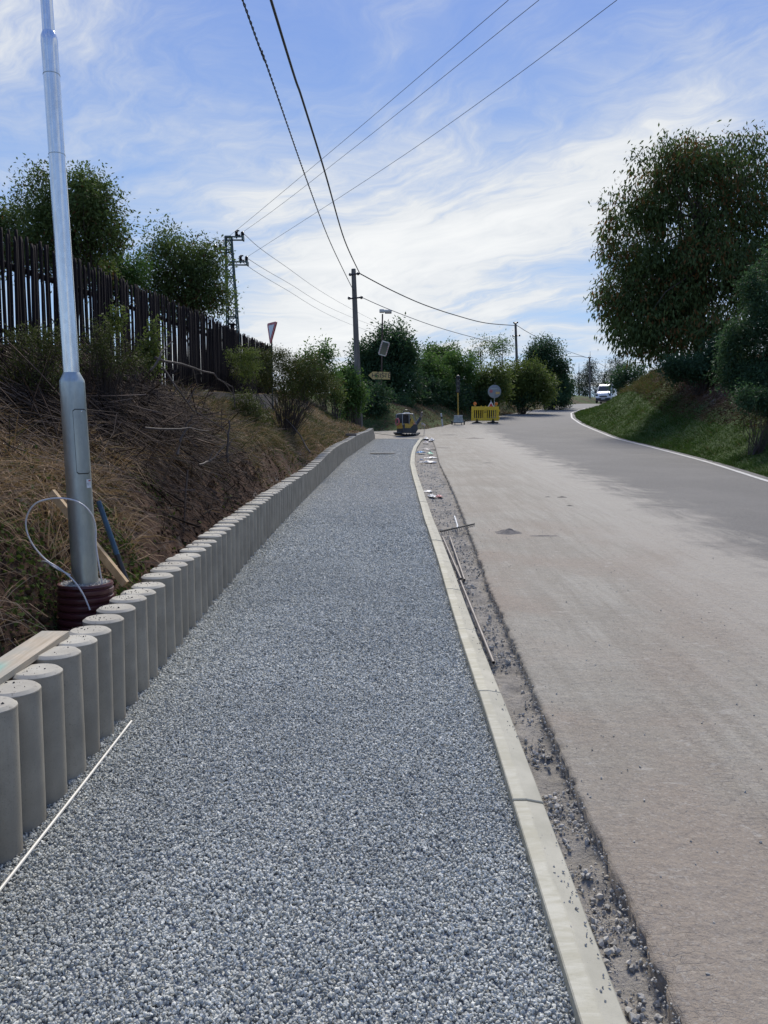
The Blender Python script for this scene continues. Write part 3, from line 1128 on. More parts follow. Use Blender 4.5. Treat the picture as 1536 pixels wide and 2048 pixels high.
def instanced_stones(name, P, S, m, label_kind='stuff'):
    """points carry a size; geometry nodes put one of several stone shapes on each"""
    me = bpy.data.meshes.new(name)
    me.vertices.add(len(P)); me.vertices.foreach_set('co', np.asarray(P, np.float32).ravel())
    a = me.attributes.new('size', 'FLOAT', 'POINT'); a.data.foreach_set('value', np.asarray(S, np.float32))
    rt = me.attributes.new('rot', 'FLOAT_VECTOR', 'POINT'); rt.data.foreach_set('vector', rng.uniform(0, 6.28, (len(P), 3)).astype(np.float32).ravel())
    sc_ = me.attributes.new('sc', 'FLOAT_VECTOR', 'POINT'); sc_.data.foreach_set('vector', (rng.uniform([.7, .7, .5], [1.25, 1.15, .95], (len(P), 3)) * np.asarray(S)[:, None]).astype(np.float32).ravel())
    me.materials.append(m)
    o = link(name, me)
    g = bpy.data.node_groups.new(name + '_nodes', 'GeometryNodeTree')
    g.interface.new_socket('Geometry', in_out='INPUT', socket_type='NodeSocketGeometry')
    g.interface.new_socket('Geometry', in_out='OUTPUT', socket_type='NodeSocketGeometry')
    N = g.nodes.new; Lk = g.links.new
    gi = N('NodeGroupInput'); go = N('NodeGroupOutput')
    join = N('GeometryNodeJoinGeometry')
    for v in range(5):
        ic = N('GeometryNodeMeshIcoSphere'); ic.inputs['Radius'].default_value = 1; ic.inputs['Subdivisions'].default_value = 1
        spn = N('GeometryNodeSetPosition')
        nz_ = N('ShaderNodeTexNoise'); nz_.noise_dimensions = '4D'; nz_.inputs['W'].default_value = v * 5.3; nz_.inputs['Scale'].default_value = 1.1; nz_.inputs['Detail'].default_value = 1
        sub = N('ShaderNodeVectorMath'); sub.operation = 'SUBTRACT'; sub.inputs[1].default_value = (.5, .5, .5)
        scl = N('ShaderNodeVectorMath'); scl.operation = 'SCALE'; scl.inputs[3].default_value = 1.7
        Lk(nz_.outputs['Color'], sub.inputs[0]); Lk(sub.outputs[0], scl.inputs[0]); Lk(scl.outputs[0], spn.inputs['Offset'])
        Lk(ic.outputs['Mesh'], spn.inputs['Geometry'])
        smt = N('GeometryNodeSetMaterial'); smt.inputs['Material'].default_value = m
        Lk(spn.outputs[0], smt.inputs['Geometry'])
        g2i = N('GeometryNodeGeometryToInstance'); Lk(smt.outputs[0], g2i.inputs[0]); Lk(g2i.outputs[0], join.inputs[0])
    iop = N('GeometryNodeInstanceOnPoints')
    Lk(gi.outputs[0], iop.inputs['Points']); Lk(join.outputs[0], iop.inputs['Instance'])
    iop.inputs['Pick Instance'].default_value = True
    rv = N('FunctionNodeRandomValue'); rv.data_type = 'INT'
    for s_ in rv.inputs:
        if s_.name == 'Max' and s_.type == 'INT':
            s_.default_value = 4
    iout = [s_ for s_ in rv.outputs if s_.type == 'INT'][0]
    Lk(iout, iop.inputs['Instance Index'])
    na = N('GeometryNodeInputNamedAttribute'); na.data_type = 'FLOAT_VECTOR'; na.inputs[0].default_value = 'rot'
    Lk([s_ for s_ in na.outputs if s_.enabled][0], iop.inputs['Rotation'])
    nb = N('GeometryNodeInputNamedAttribute'); nb.data_type = 'FLOAT_VECTOR'; nb.inputs[0].default_value = 'sc'
    Lk([s_ for s_ in nb.outputs if s_.enabled][0], iop.inputs['Scale'])
    Lk(iop.outputs[0], go.inputs[0])
    md = o.modifiers.new('scatter', 'NODES'); md.node_group = g
    return o


def path_points(y0, y1, dens):
    n = int((y1 - y0) * 2.05 * dens)
    yy = rng.uniform(y0, y1, n)
    a = Wf(yy) - .10; b_ = Kf(yy) + .002
    xx = a + (b_ - a) * rng.random(n)
    return xx, yy


PX, PY, PS = [], [], []
for y0, y1, dens, s0, s1 in ((1.5, 4.5, 18500, .0034, .0077), (4.5, 8.5, 12000, .0044, .0090), (8.5, 15, 5200, .0065, .0120), (15, 24, 2200, .008, .013), (24, 38, 1000, .008, .013)):
    x_, yv = path_points(y0, y1, dens)
    PX.append(x_); PY.append(yv); PS.append(rng.uniform(s0, s1, len(x_)))
PX = np.concatenate(PX); PY = np.concatenate(PY); PS = np.concatenate(PS)
# not inside a pile
ya = np.array(ys)
ix = np.clip(np.searchsorted(ya, PY), 1, len(ya) - 1)
ok = np.ones(len(PX), bool)
for k in (-1, 0):
    cy = ya[np.clip(ix + k, 0, len(ya) - 1)]
    ok &= np.hypot(PX - (Wf(cy) - .106), PY - cy) > .108
PX, PY, PS = PX[ok], PY[ok], PS[ok]
PZ = h(PY) + rng.uniform(-.006, .007, len(PX)) + .006 * fbm(PX * 3, PY * 3, 3, 5) + .004
go_ = instanced_stones('gravel', np.stack([PX, PY, PZ], -1), PS, M['gravel_stone'])
tag(go_, 'blue grey crushed stone spread over the path', 'gravel', kind='stuff')

# rubble and grit in the trench
n = 15000
yy = 1.6 + 22 * rng.random(n) ** 1.7
a = Kf(yy) + .14; b_ = Af(yy) - .005
xx = a + (b_ - a) * rng.random(n)
clump = fbm(xx * 4, yy * 4, 3, 77)
kp = clump + rng.uniform(-.35, .35, n) > -.05
xx, yy = xx[kp], yy[kp]
s = .0022 + .012 * rng.random(len(xx)) ** 7 + .002 * rng.random(len(xx))
tx0 = Kf(yy) + .10; tx1 = Af(yy) + .05
zt_ = h(yy) - .065 + .035 * fbm(xx * 5, yy * 5, 5, 15) + .02 * fbm(xx * 16, yy * 16, 3, 25)
o = instanced_stones('trench_rubble', np.stack([xx, yy, zt_ + s * .5 + .006], -1), s, M['rubble'])
tag(o, 'loose stones and grit lying in the trench beside the kerb', 'rubble', kind='stuff')

# pebbles thrown on the road and the kerb
n = 620
yy = 1.6 + 11 * rng.random(n) ** 1.3
xx = Af(yy) + .03 + rng.random(n) ** 1.6 * 3.6
s = rng.uniform(.002, .0065, n)
V1 = np.stack([xx, yy, h(yy) + .021 + s * .3], -1)
nk = 150
yk2 = rng.choice([1.9, 2.3, 2.5, 2.7, 3.9, 4.4, 5.2, 6.0, 7.1], nk) + rng.normal(0, .18, nk)
xk2 = Kf(yk2) + .075 + rng.uniform(-.02, .045, nk)
sk = rng.uniform(.002, .0055, nk)
V2 = np.stack([xk2, yk2, h(yk2) + .046 + sk * .5], -1)
o = instanced_stones('scattered_pebbles', np.concatenate([V1, V2]), np.concatenate([s, sk]), M['rubble'])
tag(o, 'small pebbles scattered over the dusty road and kerb', 'pebbles', kind='stuff')

# crumbs of soil on the pile tops
_P = []
for (x_, y_, z_) in PT[:60]:
    for q in range(int(rng.integers(3, 26))):
        a_, r_ = rng.random() * 6.28, .085 * rng.random() ** .6
        _P.append((x_ + r_ * math.cos(a_) - .02, y_ + r_ * math.sin(a_), z_ + .002))
_P = np.array(_P)
tag(instanced_stones('soil_crumbs', _P, .0015 + .0045 * rng.random(len(_P)) ** 3, M['damp']), 'soil crumbs lying on the tops of the nearer piles', 'crumbs', kind='stuff')

# crumbs broken off the asphalt edge
n = 1800
yy = 1.6 + 14 * rng.random(n) ** 1.5
xx = Af(yy) + rng.normal(0, .012, n) - .008
s = rng.uniform(.002, .007, n)
o = instanced_stones('edge_crumbs', np.stack([xx, yy, h(yy) + .012 - np.abs(rng.normal(0, .03, n))], -1), s, M['rubble'])
tag(o, 'crumbs of dry mud along the cut edge of the road', 'crumbs', kind='stuff')


# ------------------------------------------------------------------ grass
def blades(P, Ldir, length, width, droop, tint, segs=3):
    """curved ribbons; P n3, Ldir n3 unit, length n, width n, droop n"""
    n = len(P)
    side = np.cross(Ldir, rng.normal(size=(n, 3)))
    side /= np.linalg.norm(side, axis=1)[:, None] + 1e-9
    V = np.zeros((n, (segs + 1) * 2, 3))
    for k in range(segs + 1):
        t = k / segs
        c = P + Ldir * (length * t)[:, None]
        c[:, 2] -= droop * length * t * t
        wv_ = width * (1 - t * .85)
        V[:, 2 * k] = c - side * wv_[:, None]
        V[:, 2 * k + 1] = c + side * wv_[:, None]
    fc = np.array([(2 * k, 2 * k + 1, 2 * k + 3, 2 * k + 2) for k in range(segs)])
    Fc = (fc[None] + (np.arange(n) * (segs + 1) * 2)[:, None, None]).reshape(-1, 4)
    return V.reshape(-1, 3), Fc, np.repeat(tint, (segs + 1) * 2)


def left_points(n, y0, y1, u0, u1, pw=1.0):
    yy = y0 + (y1 - y0) * rng.random(n) ** pw
    xx = Wf(np.minimum(yy, 38)) - .21 - (u0 + (u1 - u0) * rng.random(n))
    return xx, yy


def unit(v):
    return v / (np.linalg.norm(v, axis=1)[:, None] + 1e-9)


# dry matted grass on the left bank
xx, yy = left_points(105000, 1.0, 27, .30, 2.35, 1.5)
uu = Wf(yy) - .21 - xx
nz_ = fbm(xx * 1.3, yy * 1.3, 4, 51)
grow = sm((uu - .30) / .5) * .9 + .05
bare = fbm(xx * .9 + 4, yy * .9, 3, 61)
kp = (rng.random(len(xx)) < grow) & (bare + rng.uniform(-.25, .25, len(xx)) > -.32 + .5 * (uu < .75))
xx, yy, nz_, uu = xx[kp], yy[kp], nz_[kp], uu[kp]
n = len(xx)
# two thirds of the blades stand in tufts
ntf = 900
ti = rng.choice(n, ntf)
own = rng.integers(0, ntf, n)
inq = rng.random(n) < .55
offx = rng.normal(0, .045, n); offy = rng.normal(0, .06, n)
xx = np.where(inq, xx[ti][own] + offx, xx); yy = np.where(inq, yy[ti][own] + offy, yy)
ok_ = xx < Wf(yy) - .21 - .26
xx, yy, nz_, uu, own, inq, offx, offy = (q[ok_] for q in (xx, yy, nz_, uu, own, inq, offx, offy))
n = len(xx)
ttint = rng.random(ntf) ** 1.3
zz = ground_z(xx, yy)
D = unit(np.stack([rng.normal(.35, .75, n), rng.normal(-.05, .7, n), rng.uniform(.05, .95, n)], -1))
D = np.where(inq[:, None], unit(np.stack([offx * 9 + .35 + rng.normal(0, .25, n), offy * 7 + rng.normal(0, .25, n), rng.uniform(.6, 1.3, n)], -1)), D)
ln_ = rng.uniform(.15, .58, n) * (1 + .5 * nz_) * np.interp(uu, [.3, .9], [.7, 1.0])
tn = np.clip(rng.random(n) ** 1.4 * .95 + .1 * nz_, 0, .98)
tn = np.where(inq, np.clip(ttint[own] * .8 + rng.uniform(-.15, .2, n), 0, .97), tn)
grn = rng.random(n) < np.clip(np.interp(yy, [2, 9, 12, 26], [.05, .08, .45, .5]) * (1 + 1.2 * nz_), 0, 1)
tn = np.where(grn, 1.2, tn)
V, Fc, T = blades(np.stack([xx, yy, zz - .01], -1), D, ln_, rng.uniform(.0014, .0034, n) * (1 + yy / 8), rng.uniform(.3, 1.1, n), tn)
tag(link('dry_grass', new_mesh('dry_grass', V, Fc, False, T), M['dry_grass']), 'matted dry brown grass covering the left bank', 'grass', kind='stuff')

# short rough grass further up the left bank
xx, yy = left_points(46000, 17, 38, .02, 4.6, 1.0)
n = len(xx)
x2 = rng.uniform(-4, 22, 130000); y2 = rng.uniform(38, 80, 130000)
lbx = np.interp(y2, _ly, _lx)
k2 = (x2 < lbx) & (x2 > lbx - 8)
xx = np.concatenate([xx, x2[k2]]); yy = np.concatenate([yy, y2[k2]])
n = len(xx)
zz = ground_z(xx, yy)
nz_ = fbm(xx * .8, yy * .8, 4, 71)
D = unit(np.stack([rng.normal(.2, .6, n), rng.normal(0, .6, n), rng.uniform(.3, 1.2, n)], -1))
tn = np.where(nz_ + rng.uniform(-.4, .4, n) > np.where(yy > 38, .38, .08), 1.3, rng.random(n) * np.where(yy > 38, .32, .8))
V, Fc, T = blades(np.stack([xx, yy, zz - .02], -1), D, rng.uniform(.10, .28, n), .003 * (1 + yy / 9), rng.uniform(.2, .9, n), tn, 2)
tag(link('rough_grass', new_mesh('rough_grass', V, Fc, False, T), M['dry_grass']), 'rough half green grass on the bank beyond the fence and below the hedge', 'grass', kind='stuff')

# green verge on the right
n = 120000
yy = 11 + 88 * rng.random(n) ** 1.35
uo = rng.random(n) ** 1.1 * np.interp(yy, [10, 35, 48, 60], [2.6, 2.9, 4.6, 6.4])
dR = (Rf(yy + .2) - Rf(yy - .2)) / .4
xx = Rf(yy) + .29 + .06 * fbm(yy * 3, yy * 0, 3, 12) + uo * np.sqrt(1 + dR * dR)
nz_ = fbm(xx * .7, yy * .7, 4, 81)
lim = np.interp(yy, [10, 35, 48, 60], [2.0, 2.3, 4.2, 6.0])
kp = rng.random(n) < np.clip(1.15 - sm((uo - lim + .7 + nz_ * .8) / .9), .08, 1)
xx, yy, uo, nz_ = xx[kp], yy[kp], uo[kp], nz_[kp]
n = len(xx)
zz = ground_z(xx, yy)
tall = np.where(fbm(xx * 2.2, yy * 1.6, 3, 88) > .18, 2.0, 1.0)
D = unit(np.stack([rng.normal(-.25, .5, n), rng.normal(-.1, .5, n), rng.uniform(.5, 1.3, n)], -1))
tn = np.clip(rng.random(n) * .8 + .3 * nz_ + .1, 0, .97)
dry = (rng.random(n) < np.where((yy > 46) & (uo > 3.2), .75, .06))
tn = np.where(dry, 1.3, tn)
V, Fc, T = blades(np.stack([xx, yy, zz - .02], -1), D, tall * rng.uniform(.08, .20, n) * (1 + (yy > 46) * (uo > 3.2) * 1.2), .0030 * (1 + yy / 11), rng.uniform(.2, .8, n), tn, 2)
tag(link('verge_grass', new_mesh('verge_grass', V, Fc, False, T), M['turf']), 'green grass on the slope right of the white road line', 'grass', kind='stuff')

# fallen leaves and dead stems under the trees on the right
n = 52000
yy = 13 + 42 * rng.random(n) ** 1.2
uo = np.interp(yy, [10, 35, 55], [1.5, 1.9, 3.5]) + rng.random(n) * 4.5
dR = (Rf(yy + .2) - Rf(yy - .2)) / .4
xx = Rf(yy) + .3 + uo * np.sqrt(1 + dR * dR)
zz = ground_z(xx, yy)
D = unit(np.stack([rng.normal(-.3, .7, n), rng.normal(-.1, .7, n), rng.uniform(-.1, .7, n)], -1))
V, Fc, T = blades(np.stack([xx, yy, zz + .01], -1), D, rng.uniform(.05, .30, n), .008 + .016 * rng.random(n) ** 2, rng.uniform(.2, 1, n), rng.random(n) ** 2, 2)
tag(link('leaf_litter', new_mesh('leaf_litter', V, Fc, False, T), M['litterleaf']), 'brown dead leaves and stems under the trees on the right bank', 'leaf litter', kind='stuff')

# soil clods in the cut foot of the left bank
n = 9000
xx, yy = left_points(n, 1.6, 15, .10, .85, 1.3)
zz = ground_z(xx, yy)
s = .006 + .03 * rng.random(n) ** 5
V, Fc, T = stones(np.stack([xx, yy, zz + s * .2], -1), s)
tag(link('soil_clods', new_mesh('soil_clods', V, Fc, False, T), M['litterleaf']), 'crumbled brown soil at the cut foot of the left bank', 'soil', kind='stuff')


# ------------------------------------------------------------------ leaves and plants
def leaf_cards(P, size, droop=.0, tint=None, aspect=.42, outdir=None):
    """folded four-cornered leaves with a mid rib"""
    n = len(P)
    D = rng.normal(size=(n, 3))
    if outdir is not None:
        D = D * .8 + outdir
    D[:, 2] -= droop
    D = unit(D)
    S = unit(np.cross(D, rng.normal(size=(n, 3)) * .6 + np.array([0, 0, 1.0])))
    Nn = np.cross(D, S)
    L_ = size[:, None]
    w_ = L_ * aspect * .5
    base = P
    mid = P + D * L_ * .45 - Nn * L_ * .06
    tip = P + D * L_ - np.array([0, 0, 1]) * L_ * .12
    V = np.stack([base, mid + S * w_ + Nn * L_ * .08, tip, mid - S * w_ + Nn * L_ * .08], 1)
    Fc = (np.array([(0, 1, 2), (0, 2, 3)])[None] + (np.arange(n) * 4)[:, None, None]).reshape(-1, 3)
    T = np.repeat(tint, 4)
    return V.reshape(-1, 3), Fc, T


def crown_leaves(lobes, n, size, droop=0.0, per=14, accent=0.0, hollow=.35, spread=1.0, aspect=.42, shell=.55, zmin=None, core=.76, nsub=9):
    """sprays of leaves at the twig ends in the crown's volume"""
    # every lobe is a core with smaller boughs standing out of it
    sub = []
    for a in lobes:
        a = list(a)
        sub.append(a[:3] + [v * core for v in a[3:6]])
        for q in range(nsub):
            d = rng.normal(size=3); d /= np.linalg.norm(d)
            rr_ = rng.uniform(.45, .80)
            k_ = rng.uniform(.24, .46)
            sub.append([a[0] + d[0] * a[3] * rr_, a[1] + d[1] * a[4] * rr_, a[2] + d[2] * a[5] * rr_, a[3] * k_, a[4] * k_, a[5] * k_ * 1.1])
    lobes = sub
    vol = np.array([(a[3] * a[4] * a[5]) ** .70 for a in lobes]); vol /= vol.sum()
    ltint = rng.uniform(-.22, .22, len(lobes))
    nc = max(4, n // per)
    which = rng.choice(len(lobes), nc, p=vol)
    Lb = np.array(lobes)[which]
    d = unit(rng.normal(size=(nc, 3)))
    rr = np.clip(rng.random(nc) ** (shell * .85), hollow, 1)
    # uneven outline: twigs reach out or fall short
    wob = .92 + .24 * vnoise(d[:, 0] * 3 + which * 5, d[:, 2] * 3 + d[:, 1] * 2.2, 5) + rng.normal(0, .03, nc)
    C_ = Lb[:, :3] + d * Lb[:, 3:6] * (rr * wob)[:, None]
    if zmin is not None:
        C_[:, 2] = np.maximum(C_[:, 2], zmin + rng.random(nc) * .3)
    idx = np.repeat(np.arange(nc), per)
    tw = unit(d + rng.normal(0, .6, (nc, 3)))
    k = rng.random(len(idx)) - .3
    P = C_[idx] + tw[idx] * (k * size * 3.4 * spread)[:, None] + rng.normal(0, size * .75 * spread, (len(idx), 3))
    sz = size * rng.uniform(.6, 1.25, len(idx))
    base_t = np.clip(rng.random(nc) * .6 + .2 + ltint[which], 0, 1)[idx] + rng.uniform(-.2, .2, len(idx))
    base_t = np.clip(base_t, 0, .97)
    if accent > 0:
        pa = accent * (1 + 1.6 * vnoise(P[:, 0] * 1.1, P[:, 2] * 1.1, 8))
        base_t = np.where(rng.random(len(idx)) < pa, 1.3, base_t)
    V, Fc, T = leaf_cards(P, sz, droop, base_t, aspect, tw[idx] * .8)
    return V, Fc, T, C_


def stems_mesh(base, tops, r0, trunk_top=None, n=6, wig=.12, fork=.35):
    mb = MB()
    base = Vector(base)
    tt = Vector(trunk_top) if trunk_top is not None else None
    if tt is not None:
        mid = base.lerp(tt, .5) + Vector((random.uniform(-1, 1), random.uniform(-1, 1), 0)) * r0 * .8
        q = base.lerp(tt, .04)
        mb.tube([base - Vector((0, 0, .3)), q, mid, tt, tt + (tt - mid) * .55], [r0 * 1.35, r0, r0 * .8, r0 * .5, r0 * .12], 9)
    for T_ in tops:
        T_ = Vector(T_)
        if tt is not None:
            s0 = base.lerp(tt, random.uniform(fork, 1.0))
            rr = r0 * random.uniform(.22, .4)
        else:
            s0 = base + Vector((random.uniform(-1, 1), random.uniform(-1, 1), 0)) * r0 * 7
            rr = r0 * random.uniform(.25, .7)
        d = T_ - s0
        a = s0 + d * .4 + Vector((random.uniform(-1, 1), random.uniform(-1, 1), random.uniform(-.2, .8))) * d.length * wig
        b = s0 + d * .75 + Vector((random.uniform(-1, 1), random.uniform(-1, 1), random.uniform(-.2, .6))) * d.length * wig * .6
        mb.tube([s0, a, b, T_], [rr, rr * .7, rr * .4, rr * .12], 5, caps=False)
    return mb


def plant(name, base, lobes, nleaf, size, lm, label, cat, group=None, trunk_r=.05, trunk_top=None, limbs=24, stem_name='trunk', crown_name='crown', dense=None, **kw):
    root = thing(name, base, label, cat, group)
    V, Fc, T, C_ = crown_leaves(lobes, nleaf, size, **kw)
    part_np(crown_name, V, Fc, M[lm], root, False, T)
    sel = C_[rng.choice(len(C_), min(limbs, len(C_)), replace=False)]
    stems_mesh(base, [tuple(c) for c in sel], trunk_r, trunk_top).build(stem_name, M['bark'], root, smooth=True)
    return root


def lobe(px, py, Y, rx, ry, rz):
    c = at(px, py, Y)
    return (c.x, c.y, c.z, rx, ry, rz)


def lobes_px(Y, items, depth=1.0):
    """items (px, py, rx_px, rz_px, dY)"""
    out = []
    for px, py, rx, rz, dy in items:
        k = (Y + dy) / F
        c = at(px, py, Y + dy)
        out.append((c.x, c.y, c.z, rx * k, rx * k * depth, rz * k))
    return out


# big cherry on the right bank
b = at(1395, 760, 42); bz = gz(b.x, b.y)
plant('cherry_tree', (b.x, b.y, bz), lobes_px(42, [(1385, 400, 120, 150, 0), (1340, 560, 150, 120, 0), (1460, 400, 110, 140, 1), (1430, 560, 150, 130, -1), (1290, 640, 110, 75, 0), (1520, 520, 110, 180, 1), (1360, 660, 150, 70, -1.5), (1275, 490, 80, 105, 0), (1310, 390, 72, 85, 0), (1240, 600, 62, 62, 0), (1390, 325, 62, 72, 0), (1475, 320, 55, 66, 1)], .9),
      78000, .25, 'leaf_cherry', 'tall rounded cherry tree with drooping reddening leaves on the right bank', 'tree', trunk_r=.26, trunk_top=tuple(at(1400, 430, 42)), limbs=90, droop=1.5, accent=.12, aspect=.36, shell=.6, hollow=.25, per=9, spread=.95, core=.88, nsub=14)

# fruit trees behind the fence
b = at(150, 560, 16.5)
plant('fruit_tree', (b.x, b.y, gz(b.x, b.y)), lobes_px(16.5, [(80, 400, 62, 75, 0), (165, 420, 85, 85, 0), (215, 460, 55, 70, 0), (120, 490, 110, 70, 0), (50, 470, 60, 80, .5), (185, 380, 40, 40, 0)], 1),
      30000, .088, 'leaf_fruit', 'broad leafy fruit tree rising over the tall end of the picket fence', 'tree', trunk_r=.07, trunk_top=tuple(at(150, 470, 16.5)), limbs=46, accent=.08, per=9, shell=.5, spread=1.25)
b = at(385, 640, 21)
plant('fruit_tree', (b.x, b.y, gz(b.x, b.y)), lobes_px(21, [(340, 520, 75, 65, 0), (395, 540, 72, 70, 0), (300, 560, 60, 60, 0), (410, 600, 60, 50, 0), (350, 600, 90, 50, 0), (445, 590, 28, 30, 0)], 1),
      24000, .096, 'leaf_fruit', 'round fruit tree in front of the steel lattice pylon', 'tree', trunk_r=.06, trunk_top=tuple(at(385, 560, 21)), limbs=46, accent=.07, per=9, shell=.5, spread=1.25)
b = at(245, 560, 19)
plant('fruit_tree', (b.x, b.y, gz(b.x, b.y)), lobes_px(19, [(250, 545, 60, 50, 0), (215, 560, 60, 50, 0)], 1),
      8000, .09, 'leaf_mid', 'low fruit tree filling the gap between the two taller fruit trees', 'tree', trunk_r=.04, trunk_top=tuple(at(245, 540, 19)), limbs=18, per=9, spread=1.2)
b = at(-20, 470, 17)
plant('fruit_tree', (b.x, b.y, gz(b.x, b.y)), lobes_px(17, [(-25, 470, 55, 85, 0)], 1),
      6500, .09, 'leaf_fruit', 'leafy tree cut by the left border, behind the fence', 'tree', trunk_r=.05, trunk_top=tuple(at(-22, 450, 17)), limbs=16, accent=.05, per=9, spread=1.2)


def shrub(pxs, Y, nleaf, size, lm, label, base_px, cat='shrub', name='shrub', group=None, tr=.05, limbs=26, **kw):
    b = at(base_px, 800, Y)
    kw.setdefault('shell', .45)
    kw.setdefault('per', 10)
    return plant(name, (b.x, b.y, gz(b.x, b.y)), lobes_px(Y, pxs, .9), nleaf, size, lm, label, cat, group, trunk_r=tr, limbs=limbs, stem_name='stems', crown_name='foliage', **kw)


# laurel like mass behind the sign post, hedge along the road
shrub([(770, 708, 58, 54, 0), (735, 740, 50, 75, 0), (800, 730, 48, 80, 1), (765, 780, 85, 55, 0), (710, 770, 40, 55, -1)], 54, 39000, 0.247, 'leaf_dark', 'large dark evergreen shrub rising behind the arrow sign', 770, tr=.1)
shrub([(696, 790, 22, 42, 0), (712, 785, 18, 50, 0), (690, 760, 13, 34, 0)], 43.0, 9360, 0.182, 'leaf_mid', 'green shrub hiding the foot of the tall wooden pole', 708, tr=.05)
shrub([(735, 820, 30, 30, 0), (800, 812, 40, 28, 0)], 51.0, 6760, 0.169, 'leaf_dark', 'low dark shrub at the foot of the sign post', 765, tr=.04, limbs=14)
shrub([(862, 745, 42, 50, 0), (880, 780, 45, 35, 0)], 58, 13520, 0.221, 'leaf_mid', 'mid green hedge shrub next to the large dark evergreen one', 868)
shrub([(925, 745, 42, 48, 0), (905, 780, 40, 35, 0)], 60, 13000, 0.221, 'leaf_mid', 'hedge shrub behind the temporary traffic light', 920)
shrub([(985, 760, 46, 48, 0), (965, 785, 40, 32, 0)], 61, 13520, 0.221, 'leaf_light', 'olive green hedge shrub behind the round sign back', 980)
shrub([(1045, 755, 52, 52, 0), (1070, 775, 50, 38, 0), (1020, 775, 35, 36, 0)], 66, 16900, 0.234, 'leaf_light', 'broad olive hedge shrub right of the round sign back', 1045)
shrub([(1095, 722, 45, 48, 0), (1115, 765, 36, 45, 0), (1070, 715, 30, 35, 0)], 78, 16900, 0.260, 'leaf_dark', 'tall dark end shrub of the hedge, nearest the bend', 1100, tr=.1)
shrub([(1128, 775, 16, 30, 0)], 82, 2340, 0.234, 'leaf_mid', 'small shrub below the dark end of the hedge', 1128, limbs=10)
shrub([(868, 715, 24, 25, 0), (900, 705, 26, 20, 0)], 70, 3900, 0.260, 'leaf_mid', 'pale twiggy bush top just right of the crossarm', 885, limbs=20)
plant('sapling', tuple(at(962, 780, 72)), lobes_px(72, [(962, 695, 22, 28, 0), (950, 720, 20, 22, 0)]), 650, .2, 'leaf_light', 'thin sparse sapling poking above the hedge', 'tree', trunk_r=.06, trunk_top=tuple(at(962, 700, 72)), limbs=22, per=6, shell=.4, spread=1.2)
plant('sapling', tuple(at(1005, 780, 74)), lobes_px(74, [(1003, 692, 30, 22, 0), (985, 705, 22, 22, 0)]), 1500, .2, 'leaf_mid', 'open leafy sapling left of the second wooden pole', 'tree', trunk_r=.06, trunk_top=tuple(at(1005, 700, 74)), limbs=22, per=6, shell=.4, spread=1.2)

for k_i, (px_, py_, Y_, w_, lab_) in enumerate(((840, 800, 55, 40, 'low dark undergrowth under the hedge, just right of the evergreen shrub'), (905, 806, 57, 38, 'low dark undergrowth under the hedge behind the marker post and traffic light'), (960, 800, 60, 42, 'low dark undergrowth under the hedge behind the yellow barrier'), (1045, 800, 66, 45, 'low dark undergrowth under the broad olive shrub'), (1115, 795, 76, 30, 'low dark undergrowth under the tall dark end shrub'), (735, 815, 46, 40, 'low scrub between the tall wooden pole and the sign post'))):
    shrub([(px_, py_, w_, 20, 0), (px_ + 15, py_ - 22, w_ * .8, 22, 1)], Y_, 5000, .2, 'leaf_dark', lab_, px_, limbs=16)

# small trees where the left bank ends
shrub([(648, 725, 18, 42, 0), (630, 745, 18, 35, 0), (662, 760, 16, 35, 0)], 38, 3570, 0.169, 'leaf_mid', 'slim young tree against the sky at the end of the left bank', 648, cat='tree', name='young_tree', tr=.03, per=7)
shrub([(612, 735, 22, 45, 0), (600, 770, 26, 30, 0)], 34, 3150, 0.156, 'leaf_mid', 'young tree half hidden behind the round bramble bush', 612, cat='tree', name='young_tree', tr=.03, per=7)
shrub([(672, 790, 22, 18, 0)], 37, 1050, 0.130, 'leaf_light', 'low scrub between the young tree and the tall wooden pole', 672, limbs=12, per=6)

# round bramble bush on the left bank in front of the fence end
shrub([(560, 742, 62, 36, 0), (610, 735, 50, 34, 0), (515, 738, 46, 38, 0), (585, 778, 66, 26, 0), (545, 712, 42, 20, 0), (655, 765, 36, 26, 0), (480, 745, 30, 26, 0), (625, 775, 50, 28, 0)], 19, 27000, 0.046, 'leaf_bramble', 'round twiggy bush on the left bank below the give way sign', 575, cat='bush', name='bush', tr=.02, limbs=90, accent=.012, shell=.4, per=9)
shrub([(490, 705, 28, 18, 0), (470, 715, 20, 16, 0), (500, 740, 26, 25, 0)], 17, 2800, 0.048, 'leaf_light', 'leafy sprigs reaching across the fence left of the round bush', 520, cat='bush', name='bush', tr=.012, limbs=26, per=8)
shrub([(487, 810, 30, 30, 0), (470, 830, 26, 24, 0), (520, 830, 30, 25, 0)], 15.5, 2850, 0.057, 'leaf_bramble', 'thin weedy bush under the left side of the round bush', 505, cat='bush', name='bush', tr=.012, limbs=40, per=6)

